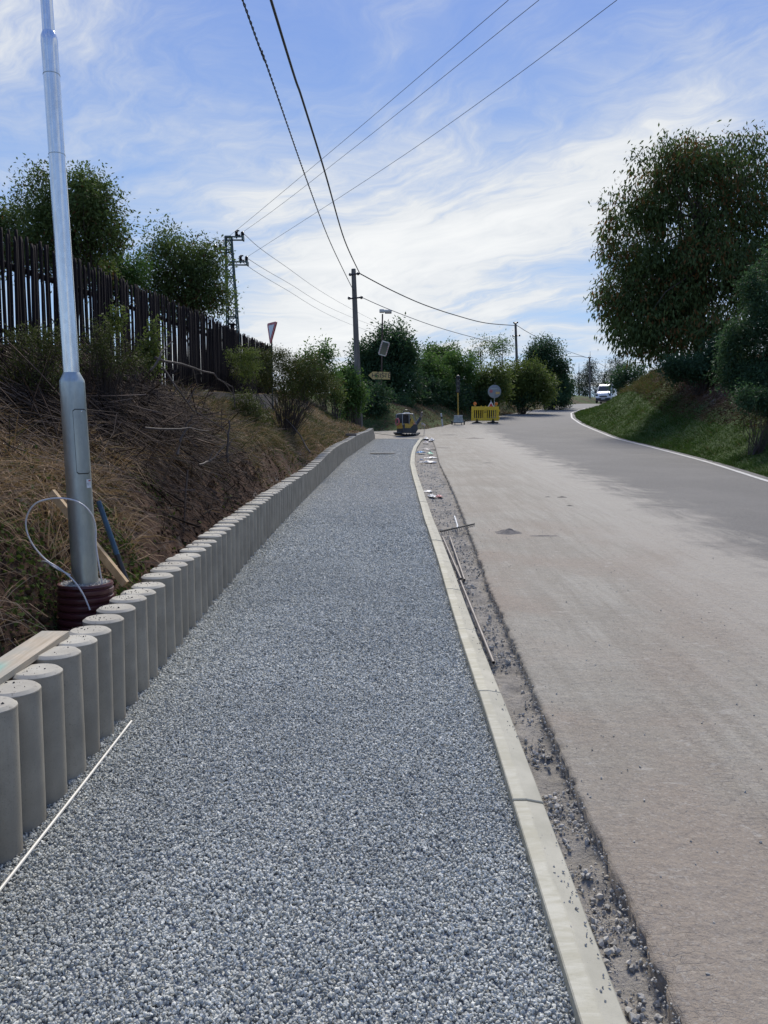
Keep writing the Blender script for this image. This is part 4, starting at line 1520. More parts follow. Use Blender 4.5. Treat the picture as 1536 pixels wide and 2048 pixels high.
# bushes against the fence
shrub([(60, 700, 75, 55, 0), (20, 740, 60, 50, 0), (120, 690, 55, 45, 0), (90, 760, 90, 40, 0)], 7.2, 7000, 0.028, 'leaf_bramble', 'green bramble thicket against the fence left of the lamp post', 60, cat='bush', name='bush', tr=.01, limbs=190, shell=.4, per=8)
shrub([(210, 680, 50, 45, 0), (190, 720, 60, 40, 0), (255, 720, 45, 40, 0)], 8.0, 4200, 0.028, 'leaf_bramble', 'bramble thicket against the fence right of the lamp post', 215, cat='bush', name='bush', tr=.01, limbs=170, shell=.4, per=8)
shrub([(310, 680, 12, 50, 0), (300, 720, 14, 35, 0)], 9.5, 1710, 0.048, 'leaf_light', 'upright light green shoot against the dark fence', 305, cat='bush', name='bush', tr=.008, limbs=14, per=8)
shrub([(232, 640, 8, 30, 0)], 9.0, 494, 0.052, 'leaf_light', 'small light green sprig on the fence near the lamp post', 232, cat='bush', name='bush', tr=.006, limbs=8, per=8)

# dark bushes on the right bank
shrub([(1535, 640, 62, 72, 0), (1490, 690, 46, 56, 0), (1560, 740, 80, 70, 0), (1455, 735, 34, 40, 0), (1515, 575, 34, 42, 0), (1500, 760, 60, 44, -.5), (1545, 540, 30, 40, .5)], 24, 34000, .105, 'leaf_dark', 'dense dark green bush at the right border, in front of the cherry tree', 1545, cat='bush', name='bush', tr=.03, limbs=22, core=.66, nsub=16)
shrub([(1440, 720, 60, 42, 0), (1395, 735, 55, 34, 0), (1350, 742, 40, 24, 0)], 36, 18900, 0.143, 'leaf_dark', 'dark undergrowth bush around the trunk of the cherry tree', 1400, cat='bush', name='bush', tr=.04, limbs=40)
shrub([(1510, 800, 45, 26, 0), (1550, 820, 40, 22, 0)], 21.5, 5460, 0.091, 'leaf_dark', 'low dark bush on the bare slope at the right border', 1515, cat='bush', name='bush', tr=.02, limbs=40)
shrub([(1265, 752, 34, 22, 0), (1235, 762, 22, 20, 0)], 95, 3900, 0.338, 'leaf_dark', 'dark shrub on the bank top above the white van', 1262, limbs=14)


# pines beyond the bend
def pine(px, ytop, ybase, Y, wpx, nl, label):
    b = at(px, ybase, Y); t = at(px, ytop, Y)
    root = thing('pine_tree', tuple(b), label, 'tree', 'pine trees beyond the bend')
    Hh = t.z - b.z
    tiers = []
    for k in range(11):
        f = .25 + .73 * k / 10
        for q in range(4):
            a = random.uniform(0, 2 * pi)
            rr = wpx * Y / F * (1.05 - .55 * f) * random.uniform(.3, 1)
            tiers.append((b.x + math.cos(a) * rr, b.y + math.sin(a) * rr, b.z + Hh * f, rr * .55 + .35, rr * .55 + .35, Hh * .035 + .1))
    V, Fc, T, C_ = crown_leaves(tiers, nl * 2, .34, per=10, shell=.6, hollow=.1, aspect=.3)
    part_np('crown', V, Fc, M['needle'], root, False, T)
    stems_mesh(tuple(b), [tuple(c[:3]) for c in tiers], .16, tuple(t), fork=.25, wig=.04).build('trunk', M['bark'], root, smooth=True)


pine(1180, 726, 812, 140, 26, 2600, 'pine tree with layered branches behind the far pole')
pine(1236, 722, 815, 145, 28, 2800, 'pine tree rising behind the white van')
pine(1210, 742, 815, 160, 20, 1400, 'smaller pine between the two bigger ones')
pine(1158, 745, 812, 170, 16, 1100, 'faint pine at the end of the hedge')

# weeds with broad leaves on the left bank
root = []
PXs = []
for cx_, cy_, Y_, n_, r_ in ((205, 985, 5.6, 900, .22), (240, 1010, 6.0, 500, .16), (60, 1080, 4.4, 500, .18), (110, 1130, 4.7, 450, .16), (35, 950, 4.6, 350, .2), (290, 960, 7.5, 350, .2), (380, 860, 10, 500, .35), (560, 860, 16, 900, .6), (640, 840, 24, 900, .9), (255, 1090, 5.4, 250, .12), (20, 1180, 3.6, 250, .15)):
    c = at(cx_, cy_, Y_)
    xq = c.x + rng.normal(0, r_, n_); yq = c.y + rng.normal(0, r_ * 1.3, n_)
    uq = Wf(np.minimum(yq, 38)) - .21 - xq
    kq = uq > .2
    xq, yq = xq[kq], yq[kq]
    zq = ground_z(xq, yq) + np.abs(rng.normal(0, .07, len(xq)))
    PXs.append(np.stack([xq, yq, zq], -1))
PP = np.concatenate(PXs)
V, Fc, T = leaf_cards(PP, (.018 + .026 * rng.random(len(PP))) * (1 + PP[:, 1] / 30), .1, rng.random(len(PP)) * .95, .6)
tag(link('weeds', new_mesh('weeds', V, Fc, False, T), M['leaf_weed']), 'low green weeds scattered over the left bank', 'weeds', kind='stuff')

# ------------------------------------------------------------------ heap of cut brushwood
def sticks(n, gen, seg=5):
    mbV, mbF, mbT = [], [], []
    for i in range(n):
        p, d, ln_, r = gen()
        pts = []
        bend = rng.normal(0, .13, 3)
        for k in range(seg):
            t = k / (seg - 1)
            pts.append(p + d * ln_ * t + bend * ln_ * t * t + rng.normal(0, .012, 3) * ln_)
        rs = [r * (1 - .75 * k / (seg - 1)) for k in range(seg)]
        base_i = sum(len(v) for v in mbV)
        tv = []
        for k in range(seg):
            for a in range(3):
                an = a * 2.094 + i
                tv.append(pts[k] + np.array([math.cos(an) * rs[k], math.sin(an) * rs[k] * .6, math.sin(an) * rs[k] * .8]))
        mbV.append(np.array(tv))
        off = i * seg * 3
        for k in range(seg - 1):
            for a in range(3):
                a2 = (a + 1) % 3
                mbF.append((off + k * 3 + a, off + k * 3 + a2, off + k * 3 + 3 + a2, off + k * 3 + 3 + a))
        mbT += [random.random() ** 1.5] * (seg * 3)
    return np.concatenate(mbV), np.array(mbF), np.array(mbT)


def gen_brush():
    main = rng.random() < .72
    y = float(np.clip(rng.normal(9.2, 1.5), 5.5, 13))
    u = float(np.clip(rng.normal(1.25, .55), .35, 2.25))
    x = float(Wf(y)) - .21 - u
    z = gz(x, y)
    lift = .62 * math.exp(-((y - 9.0) / 2.2) ** 2) * math.exp(-((u - 1.45) / .8) ** 2)
    p = np.array([x, y, z + (rng.random() ** .7) * (lift + .06)])
    if main:
        d = np.array([rng.normal(.85, .22), rng.normal(.30, .40), rng.normal(-.62, .25)])
    else:
        d = np.array([rng.normal(0, .7), rng.normal(0, .8), rng.normal(.1, .5)])
    d /= np.linalg.norm(d)
    ln_ = rng.uniform(.5, 1.5)
    p = p - d * ln_ * .5
    e = p + d * ln_
    over = max(p[0], e[0]) - (float(Wf(y)) - .42)
    if over > 0:
        p[0] -= over
    return p, d, ln_, rng.uniform(.0042, .0100) * (1.7 if rng.random() < .10 else 1)


V, Fc, T = sticks(3400, gen_brush)
tag(link('brushwood', new_mesh('brushwood', V, Fc, False, T), M['sticks']), 'tangled heap of cut brown sticks and briars on the left bank', 'brushwood', kind='stuff')


def gen_thin():
    y = 2.2 + 16 * rng.random() ** 1.2
    u = rng.uniform(.4, 2.2)
    x = float(Wf(y)) - .21 - u
    d = np.array([rng.normal(.1, .5), rng.normal(0, .8), rng.uniform(-.3, .6)]); d /= np.linalg.norm(d)
    x -= max(0, d[0]) * .5
    return np.array([x, y, gz(x, y) + .03 + rng.random() * .08]), d, rng.uniform(.2, .6), rng.uniform(.0012, .003)


V, Fc, T = sticks(1500, gen_thin, 4)
tag(link('dead_stems', new_mesh('dead_stems', V, Fc, False, T), M['sticks']), 'thin dead stems scattered through the dry grass', 'dead stems', kind='stuff')


def branch(pts, r, label, side=()):
    P = [at(*p) for p in pts]
    root = P[0]
    mb = MB()
    Q = []
    for i in range(len(P) - 1):
        for k in range(3):
            t = k / 3
            q = P[i].lerp(P[i + 1], t)
            if k or i:
                q = q + Vector((random.uniform(-1, 1), 0, random.uniform(-1, 1))) * r * 1.2
            Q.append(q)
    Q.append(P[-1])
    mb.tube(Q, [r * (1 - .6 * i / (len(Q) - 1)) for i in range(len(Q))], 7)
    for (i, dx_, dz_) in side:
        q = Q[i]
        mb.tube([q, q + Vector((dx_ * .5, .05, dz_ * .6)), q + Vector((dx_, .08, dz_))], [r * .5, r * .35, r * .12], 5)
    o = mb.build('dead_branch', M['stick'], None, True, loc=tuple(root))
    tag(o, label, 'branch')
    return o


branch([(310, 715, 9.2), (365, 728, 9.6), (425, 745, 10), (463, 775, 10.2), (470, 815, 10.2)], .016, 'long bare branch arching rightwards in front of the fence', [(4, .05, -.25), (8, .1, -.15)])
branch([(325, 735, 8.6), (352, 775, 8.6), (385, 818, 8.8), (455, 862, 9)], .013, 'straight bare branch slanting down to the upright stub', [(5, .08, .2)])
branch([(456, 925, 9.0), (455, 880, 9.0), (458, 840, 9.1)], .017, 'upright broken stub at the right end of the brushwood heap', [(2, .06, .12), (3, -.05, .1)])
branch([(355, 910, 7.8), (370, 860, 8.0), (385, 828, 8.0)], .016, 'dark leaning stub in the middle of the brushwood heap', [(3, .12, .1)])
branch([(290, 856, 7.4), (360, 856, 7.8), (418, 862, 8.2)], .012, 'horizontal bare branch low in the brushwood heap', [(3, .1, -.12)])
branch([(300, 742, 8.2), (325, 705, 8.4), (345, 683, 8.6)], .014, 'short bare branch pointing up across the fence', [])
branch([(398, 930, 8.2), (420, 925, 8.4), (450, 890, 8.6)], .014, 'forked branch lying at the right foot of the brushwood heap', [(3, .05, .15)])
branch([(620, 905, 17), (600, 870, 17.5), (572, 838, 18)], .02, 'bare branch fallen out of the round bush towards the wall', [(2, .2, .1)])

# ------------------------------------------------------------------ picket fence
fence = thing('picket_fence', (-3.8, 7, gz(-3.8, 7)), 'tall dark wooden picket fence on the crest of the left bank', 'fence')
pmesh = []
for v in range(5):
    mb = MB()
    wd = .030 + .004 * v % .008
    rr = [.025, .027, .026, .025, .019]
    zz_ = [0, .5, 1.0, 1.5, 1.56]
    wv = [random.uniform(-.008, .008) for _ in range(5)]
    mb.tube([Vector((wv[i], 0, zz_[i])) for i in range(5)], [r * (1 + .06 * v - .1) for r in rr], 6)
    for i, q in enumerate(mb.v):
        mb.v[i] = (q[0], q[1] * .0 + q[1] * .55, q[2]) if False else (q[0] * .55, q[1] * 1.15, q[2])
    me = new_mesh('picket', np.array(mb.v), mb.f, True)
    me.materials.append(M['picket'])
    pmesh.append(me)
FB = lambda y: float(np.interp(y, [0, 7.5, 17, 20.5, 27], [1.80, 2.25, 2.90, 3.06, 3.52]))
y_ = 5.2
while y_ < 26.5:
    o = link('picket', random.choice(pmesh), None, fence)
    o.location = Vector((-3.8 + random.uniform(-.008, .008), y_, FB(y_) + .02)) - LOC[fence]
    o.scale = (1, 1, random.uniform(.975, 1.035))
    o.rotation_euler = (random.gauss(0, .012), random.gauss(0, .008), random.uniform(-.25, .25))
    y_ += random.choice([.062, .066, .070, .075, .080, .090])
for zr in (.35, 1.25):
    mb = MB()
    for a, b2 in ((5.0, 12), (12, 19.5), (19.5, 26.6)):
        mb.tube([(-3.87, a, FB(a) + zr), (-3.87, b2, FB(b2) + zr)], .035, 6)
    mb.build('rail', M['picket'], fence)
for yp in (7.4, 10.0, 12.6, 15.2, 17.8, 20.4, 23.2, 26.4):
    mb = MB()
    z0 = FB(yp)
    top = 1.78 if yp == 20.4 else 1.42
    mb.tube([(-3.95, yp, z0 - .3), (-3.95, yp, z0 + top)], .055, 8)
    if yp == 20.4:
        mb.box((-3.95, yp, z0 + top + .02), (.17, .17, .04), bev=.01)
    mb.build('fence_post', M['picket'], fence)
a_, b2 = 4.8, 26.8
mb = MB()
prev = None
for i in range(23):
    y0 = a_ + (b2 - a_) * i / 23; y1 = a_ + (b2 - a_) * (i + 1) / 23
    z0, z1 = FB(y0), FB(y1)
    b0 = len(mb.v)
    mb.v += [(-3.90, y0, z0 - .5), (-3.66, y0, z0 - .5), (-3.66, y0, z0 - .02), (-3.90, y0, z0 - .02),
             (-3.90, y1 - .006, z1 - .5), (-3.66, y1 - .006, z1 - .5), (-3.66, y1 - .006, z1 - .02), (-3.90, y1 - .006, z1 - .02)]
    mb.f += [tuple(b0 + k for k in f) for f in ((0, 1, 2, 3), (7, 6, 5, 4), (1, 5, 6, 2), (3, 2, 6, 7), (0, 3, 7, 4), (0, 4, 5, 1))]
mb.build('concrete_footing', M['footing'], fence)

# ------------------------------------------------------------------ lamp post in its corrugated pipe
PXC, PYC = -1.812, 4.62
pz = at(172, 1166, 4.6).z
mb = MB()
prof = []
for k in range(14):
    z = pz - .60 + k * .0445
    prof += [(.150, z), (.163, z + .008), (.165, z + .022), (.163, z + .033), (.150, z + .041)]
prof = [p for p in prof if p[1] <= pz] + [(.158, pz), (.140, pz), (.140, pz - .05)]
mb.lathe(prof, (PXC, PYC, 0), 40)
o = mb.build('corrugated_pipe', M['maroon'], None, True, loc=(PXC, PYC, pz - .6))
tag(o, 'dark red corrugated plastic pipe standing upright around the lamp post base', 'pipe')
n = 2600
a = rng.random(n) * 6.283; r = .141 * np.sqrt(rng.random(n))
s = rng.uniform(.004, .009, n)
o = instanced_stones('pipe_gravel', np.stack([PXC + r * np.cos(a), PYC + r * np.sin(a), pz - .012 + rng.uniform(-.01, .01, n) + .02 * (1 - r / .141)], -1), s, M['rubble'])
tag(o, 'grey gravel filling the corrugated pipe at the lamp post', 'gravel', kind='stuff')
mb = MB(); mb.lathe([(.139, pz - .2), (.139, pz - .018)], (PXC, PYC, 0), 24)
tag(mb.build('pipe_sand', M['sand'], None, loc=(PXC, PYC, pz - .1)), 'sand packed under the gravel in the corrugated pipe', 'sand', kind='stuff')

post = thing('lamp_post', (PXC + .005, PYC, pz - .3), 'galvanised steel lamp post with wider lower section behind the concrete piles', 'lamp post')
A0 = at(171, 1166, 4.6); A1 = at(92.5, -8, 4.6)
ax = (A1 - A0).normalized()


def on_axis(py, z=None):
    z = at(100, py, 4.6).z if z is None else z
    return A0 + ax * ((z - A0.z) / ax.z)


zb = A0.z - .3
z1 = on_axis(757).z
pts = [on_axis(0, zb), on_axis(0, z1 - .16), on_axis(0, z1 - .03), on_axis(0, z1 - .012), on_axis(0, z1 + .028), on_axis(0, z1 + .036)]
mb = MB(); mb.tube(pts, [.0755, .0715, .0712, .069, .049, .0455], 40, caps=True)
base_o = mb.build('lower_tube', M['galv_dull'], post, True)
z2 = on_axis(84).z
mb = MB()
mb.tube([on_axis(0, z1 + .030), on_axis(0, z2 - .03), on_axis(0, z2), on_axis(0, z2 + .03), on_axis(0, z2 + .055)], [.0462, .0452, .0462, .044, .034], 36)
mb.build('middle_tube', M['galv'], post, True)
mb = MB()
mb.tube([on_axis(0, z2 + .05), on_axis(0, z2 + .9), on_axis(0, z2 + 2.2)], [.0335, .031, .028], 30)
mb.build('upper_tube', M['galv'], post, True)
# seams
mb = MB()
for py in (150, 310):
    c = on_axis(py)
    mb.tube([c - ax * .002, c + ax * .002], .0466, 36)
mb.build('weld_ring', M['galv_dull'], post, True)
# inspection door and sticker wrap round the tube
e1 = Vector((1, 0, 0)) - ax * ax.x; e1.normalize(); e2 = ax.cross(e1)   # e2 points away from the camera


def wrap(py0, py1, a0, a1, rad, rounded=0, k=14, nz_=10):
    zt_, zb_ = at(150, py0, 4.6).z, at(150, py1, 4.6).z
    V, Fc = [], []
    for i in range(nz_ + 1):
        f = i / nz_
        z = zb_ + (zt_ - zb_) * f
        c = on_axis(0, z)
        edge = min(f, 1 - f) * (zt_ - zb_)
        ins = 0
        if rounded and edge < rounded:
            q = 1 - edge / rounded
            ins = (1 - math.sqrt(max(0, 1 - q * q))) * rounded / rad
        for j in range(k + 1):
            an = (a0 + ins) + ((a1 - ins) - (a0 + ins)) * j / k
            V.append(c + (e1 * math.sin(an) - e2 * math.cos(an)) * rad)
    for i in range(nz_):
        for j in range(k):
            Fc.append((i * (k + 1) + j, i * (k + 1) + j + 1, (i + 1) * (k + 1) + j + 1, (i + 1) * (k + 1) + j))
    m2 = MB(); m2.add(V, Fc); return m2


if e2.y < 0:
    e2 = -e2
wrap(819, 948, .27, 1.42, .0752, .012, nz_=40).build('door_gap', M['black'], post, True)
dr = wrap(821, 946, .30, 1.39, .0765, .012, nz_=40).build('door', M['galv_dull'], post, True)
c = on_axis(824)
mb = MB(); mb.ball(c + (e1 * math.sin(.95) - e2 * math.cos(.95)) * .077, .005, 8, 5); mb.build('bolt', M['galv'], dr, root=post)
wrap(959, 976, .95, 1.40, .0770, 0).build('sticker', M['sign_white'], post, True)
wrap(960.5, 963, 1.15, 1.38, .0774, 0, 6, 2).build('sticker_print', M['red'], post, True)
wrap(966, 967, 1.0, 1.35, .0774, 0, 6, 2).build('sticker_print', M['sign_grey'], post, True)
wrap(969.5, 970.5, 1.0, 1.25, .0774, 0, 6, 2).build('sticker_print', M['sign_grey'], post, True)


def smooth_path(P, k=6):
    P = [Vector(p) for p in P]
    out = []
    for i in range(len(P) - 1):
        p0 = P[max(i - 1, 0)]; p1 = P[i]; p2 = P[i + 1]; p3 = P[min(i + 2, len(P) - 1)]
        for j in range(k):
            t = j / k
            out.append(.5 * ((2 * p1) + (p2 - p0) * t + (2 * p0 - 5 * p1 + 4 * p2 - p3) * t * t + (3 * p1 - p0 - 3 * p2 + p3) * t ** 3))
    out.append(P[-1])
    return out


def hose(name, pts, r, m, label, cat, n=8, k=6):
    P = smooth_path([at(*p) for p in pts], k)
    mb = MB(); mb.tube(P, r, n)
    o = mb.build(name, m, None, True, loc=tuple(P[0]))
    tag(o, label, cat)
    return o


hose('conduit', [(180, 1220, 4.42), (166, 1188, 4.42), (146, 1160, 4.42), (120, 1138, 4.42), (90, 1118, 4.44), (66, 1090, 4.45), (53, 1060, 4.46), (54, 1032, 4.46), (70, 1008, 4.46), (98, 998, 4.46), (130, 997, 4.46), (158, 1005, 4.46), (180, 1024, 4.48), (191, 1052, 4.52), (192, 1090, 4.53), (198, 1130, 4.53), (202, 1154, 4.55), (205, 1170, 4.56)], .0048, M['conduit'], 'pale grey conduit looping in front of the lamp post', 'conduit')
hose('conduit', [(141, 1150, 4.50), (125, 1143, 4.47), (108, 1134, 4.50), (94, 1124, 4.52), (84, 1123, 4.60)], .0046, M['conduit'], 'short end of grey conduit lying beside the pipe left of the lamp post', 'conduit')

# batten, blue pipe, board, rod
A = at(103, 984, 5.0); B = at(251, 1168, 4.86)
B.x = min(B.x, -1.645)
mb = MB()
d = (B - A); mid = (A + B) / 2
rot = d.to_track_quat('X', 'Z').to_matrix()
mb.box(mid, (d.length, .028, .048), M=rot)
tag(mb.build('batten', M['pine_board'], None, loc=tuple(A)), 'fresh pine batten leaning behind the lamp post', 'batten')
A = at(197, 1003, 5.05); B = at(254, 1166, 4.93)
blue = thing('blue_pipe', tuple(B), 'blue corrugated plastic pipe with black lower end leaning on the piles', 'pipe')
P = [A.lerp(B, i / 44) for i in range(45)]
rs = [.0165 + (.0022 if i % 2 else 0) for i in range(30)]
mb = MB(); mb.tube(P[:30], rs, 12); mb.build('corrugated_sleeve', M['blue_pipe'], blue, True)
mb = MB(); mb.tube(P[29:], .0185, 12); mb.build('sleeve_end', M['black'], blue, True)

A = gp(88, 1268, .578); B = gp(139, 1271, .578); C_ = gp(0, 1368, .575)
d = (C_ - B).normalized()
side = (A - B); side = side - d * side.dot(d); wdt = .135
side.normalize()
Ln = 1.15
cen = B + d * (Ln / 2) + side * (wdt / 2)
zn = d.cross(side)
if zn.z < 0:
    zn = -zn
Rm = Matrix((d, side, d.cross(side))).transposed()
mb = MB()
for i in range(1):
    mb.box((0, 0, 0), (Ln, wdt, .028), M=Matrix.Identity(3))
me = new_mesh('board', np.array(mb.v), mb.f)
o = link('wooden_board', me, M['board'])
o.matrix_world = Matrix.Translation(cen + Vector((0, 0, .006))) @ Rm.to_4x4()
tag(o, 'dirty flat board with green paint lying on the nearest pile tops', 'board')

A = gp(263, 1443, .016); B = gp(0, 1780, .016)
d = (B - A)
mb = MB(); mb.tube([A, A.lerp(B, .5) + Vector((0.004, 0, .002)), B, B + d * .7], .0062, 8)
tag(mb.build('thin_rod', M['rod'], None, True, loc=tuple(A)), 'thin pale rod lying on the gravel along the concrete piles', 'rod')

# inspection cover in the path and odd bits
c = gp(765, 908)
mb = MB()
mb.lathe([(.42, -.05), (.42, .035), (.40, .045), (.36, .046), (.355, .036), (.05, .038)], (c.x, c.y, c.z), 32)
cov_ = mb.build('inspection_cover', M['pile'], None, True, loc=tuple(c))
tag(cov_, 'low round concrete cover rising from the far gravel', 'cover')
c = at(662, 881, 27.5)
mb = MB(); mb.box((float(Wf(27.5)) - .2, 27.5, float(h(27.5)) + .60), (.35, .2, .09), .3, bev=.01)
tag(mb.build('loose_block', M['footing'], None, loc=(float(Wf(27.5)) - .2, 27.5, float(h(27.5)) + .56)), 'grey block lying on top of the far part of the pile wall', 'block')
c = at(632, 828, 25)
mb = MB(); mb.box((c.x, c.y, gz(c.x, c.y) + .03), (.12, 1.0, .03), .55, bev=.004)
tag(mb.build('old_board', M['footing'], None, loc=(c.x, c.y, gz(c.x, c.y))), 'old grey board lying on the grassy end of the left bank', 'board')
for (px, py, Y_, lab) in ((602, 815, 26, 'white strip of plastic in the grass by the old board'), (655, 821, 27, 'short white strip right of the old board on the bank')):
    c = at(px, py, Y_)
    mb = MB(); mb.box((c.x, c.y, gz(c.x, c.y) + .06), (.32, .05, .02), .2)
    tag(mb.build('plastic_strip', M['white_dirty'], None, loc=(c.x, c.y, gz(c.x, c.y) + .05)), lab, 'plastic strip')


def patch(name, px, py, rx, ry, hgt, m, label, cat, seed=1, rot=0):
    c = gp(px, py, .02)
    V = [(c.x, c.y, c.z + hgt)]
    n1_, n2_ = 30, 8
    for i in range(1, n2_ + 1):
        for k in range(n1_):
            a = 2 * pi * k / n1_
            q = i / n2_
            wob = 1 + .35 * float(vnoise(math.cos(a) * 1.6 + seed * 7, math.sin(a) * 1.6, seed))
            x = math.cos(a) * rx * q * wob; y = math.sin(a) * ry * q * wob
            xr = x * math.cos(rot) - y * math.sin(rot); yr = x * math.sin(rot) + y * math.cos(rot)
            z = hgt * (1 - q) ** 1.3 * (1 + .25 * float(vnoise(x * 25, y * 25, seed))) + .0025 - .004 * (q == 1)
            V.append((c.x + xr, c.y + yr, float(h(c.y + yr)) + .02 + z))
    Fc = [(0, 1 + k, 1 + (k + 1) % n1_) for k in range(n1_)]
    for i in range(n2_ - 1):
        for k in range(n1_):
            a = 1 + i * n1_ + k; b2 = 1 + i * n1_ + (k + 1) % n1_
            Fc.append((a, a + n1_, b2 + n1_, b2))
    mb = MB(); mb.add(V, Fc)
    o = mb.build(name, m, None, True, loc=tuple(c))
    tag(o, label, cat)
    return o


patch('sand_heap', 1018, 1066, .20, .13, .065, M['sand'], 'small grey heap of sand on the road beside the rake', 'sand heap', 1)
patch('sand_heap', 1085, 1072, .22, .05, .010, M['sand'], 'flat smear of sand trailing right of the sand heap by the rake', 'sand heap', 5)
M['damp'] = plain('dark_mortar', (.075, .068, .062), .8, 0, .2, 20, .3, .004)
patch('mortar_clod', 1124, 995, .095, .055, .022, M['damp'], 'widest of the dark clods in the middle of the road', 'clod', 2)
patch('mortar_clod', 1096, 994, .05, .025, .012, M['damp'], 'thin dark clod left of the widest one on the road', 'clod', 3)
patch('mortar_clod', 1139, 1012, .06, .04, .016, M['damp'], 'faint dark clod nearer than the widest one on the road', 'clod', 4)
patch('mortar_clod', 948, 877, .55, .22, .05, M['damp'], 'dark sand spot on the far road in front of the barrier', 'clod', 6)
patch('mortar_clod', 900, 870, .5, .2, .03, M['damp'], 'dark sand spot on the far road right of the compactor', 'clod', 7)
patch('mortar_clod', 883, 896, .4, .2, .02, M['damp'], 'dark sand spot beside the littered end of the trench', 'clod', 8)
patch('mortar_clod', 976, 926, .16, .1, .012, M['damp'], 'lone small dark spot in the middle distance of the road', 'clod', 9)

# ------------------------------------------------------------------ tools and pipes in the trench
def trench_pt(px, py, dz=0.0):
    return gp(px, py, dz)


def pipe(pa, pb, r, label, open_end=True):
    A = gp(pa[0], pa[1], pa[2]); B = gp(pb[0], pb[1], pb[2])
    t = thing('steel_pipe', tuple(B), label, 'pipe')
    mb = MB(); mb.tube([A, A.lerp(B, .5), B], r, 14, caps=False)
    Bn = (B - A).normalized()
    # wall ring and dark bore at the near end
    mb.tube([B, B - Bn * .0001, B - Bn * .02], [r, r * .72, r * .70], 14, caps=False)
    mb.build('tube', M['steel_pipe'], t, True)
    mb = MB(); mb.tube([B - Bn * .015, B - Bn * .018], r * .74, 14); mb.build('bore', M['dark_void'], t)
    return t


pipe((885, 1074, .0), (922, 1158, -.02), .0125, 'steel pipe leaning on the kerb below the rake, left of its pair')
pipe((900, 1075, -.02), (929, 1160, -.035), .0125, 'steel pipe in the trench below the rake, right of its pair')
pipe((921, 1163, -.0), (987, 1326, -.02), .0125, 'long steel pipe lying along the kerb nearest to the camera')

rake = thing('rake', tuple(gp(915, 1060, .02)), 'grey metal rake head lying across the trench and the road edge', 'rake')
A = gp(881, 1063, .045); B = gp(949, 1048, .040)
mb = MB()
d = (B - A)
rot = d.to_track_quat('X', 'Z').to_matrix()
mb.box((A + B) / 2, (d.length, .012, .022), M=rot, bev=.003)
mb.build('rake_bar', M['rake_metal'], rake)
for i in range(16):
    q = A.lerp(B, (i + .35) / 15.8)
    mb = MB()
    mb.tube([q, q + Vector((.001, -.035, -.004)), q + Vector((.004, -.075, -.028)), q + Vector((.005, -.082, -.042))], [.0045, .004, .0035, .002], 6)
    mb.build('tine', M['rake_metal'], rake, True)
mb = MB()
q = A.lerp(B, .47)
mb.tube([q, gp(915, 1052, .055), gp(909, 1033, .075)], [.012, .013, .0135], 10)
mb.build('socket', M['white_dirty'], rake, True)


# litter in the trench
def crumple(name, px, py, dz, sx, sy, sz, m, label, cat, seed, nn_=11, rz=0.0, fold=1.0):
    c = gp(px, py, dz)
    V = []
    for j in range(nn_):
        for i in range(nn_):
            u = i / (nn_ - 1) * 2 - 1; v = j / (nn_ - 1) * 2 - 1
            wx = 1 + .3 * float(vnoise(v * 2 + seed, 1.3, seed))
            x = u * sx * wx; y = v * sy * (1 + .3 * float(vnoise(u * 2, seed, seed)))
            z = sz * (.4 + .6 * abs(float(fbm(np.array(u * 1.8 + seed), np.array(v * 1.8), 3, seed)))) * (1.3 - .8 * max(abs(u), abs(v)))
            xr = x * math.cos(rz) - y * math.sin(rz); yr = x * math.sin(rz) + y * math.cos(rz)
            V.append((c.x + xr, c.y + yr, c.z + z * fold))
    Fc = [tuple(f) for f in grid_faces(nn_, nn_)]
    Vb = [(x, y, z - .012) for x, y, z in V]
    mb = MB(); mb.add(V, Fc)
    mb.add(Vb, [f[::-1] for f in Fc])
    rim = [i for i in range(nn_)] + [nn_ * (j + 1) - 1 for j in range(1, nn_)] + [nn_ * nn_ - 1 - i for i in range(1, nn_)] + [nn_ * (nn_ - 1 - j) for j in range(1, nn_ - 1)]
    n_ = nn_ * nn_
    for a_, b_2 in zip(rim, rim[1:] + rim[:1]):
        mb.f.append((a_, b_2, b_2 + n_, a_ + n_))
    o = mb.build(name, m, None, False, loc=tuple(c))
    tag(o, label, cat)


crumple('plastic_sheet', 857, 926, -.04, .26, .16, .10, M['litter_white'], 'flat white plastic sheet across the trench, nearest of the litter strips', 'plastic sheet', 1, rz=.12)
crumple('plastic_sheet', 862, 917, -.04, .20, .12, .08, M['litter_white'], 'white plastic strip just behind the flat sheet in the trench', 'plastic sheet', 2, rz=.3)
crumple('paper_cup', 843, 921, -.04, .05, .05, .08, M['litter_white'], 'small white scrap beside the white plastic sheets', 'litter', 3)
crumple('wrapper', 842, 907, -.04, .10, .22, .14, M['litter_blue'], 'blue wrapper against the kerb in the trench', 'wrapper', 4, rz=.4)
crumple('wrapper', 860, 909, -.04, .09, .25, .14, M['litter_green'], 'green wrapper in the middle of the trench', 'wrapper', 5)
crumple('wrapper', 852, 900, -.05, .14, .18, .08, M['litter_grey'], 'grey crumpled bag behind the blue and green wrappers', 'bag', 6)
crumple('plastic_bag', 863, 883, -.04, .14, .4, .20, M['litter_white'], 'white crumpled bag at the far end of the trench by the road edge', 'bag', 7)
crumple('plastic_bag', 852, 880, -.04, .12, .5, .22, M['litter_white'], 'white crumpled bag at the far end of the trench by the kerb', 'bag', 8)
crumple('plastic_bag', 852, 887, -.04, .11, .3, .2, M['litter_grey'], 'pinkish grey bundle at the far end of the trench', 'bag', 9)
crumple('plastic_bag', 864, 994, -.04, .075, .16, .075, M['litter_white'], 'striped crumpled white glove halfway along the trench', 'glove', 10)
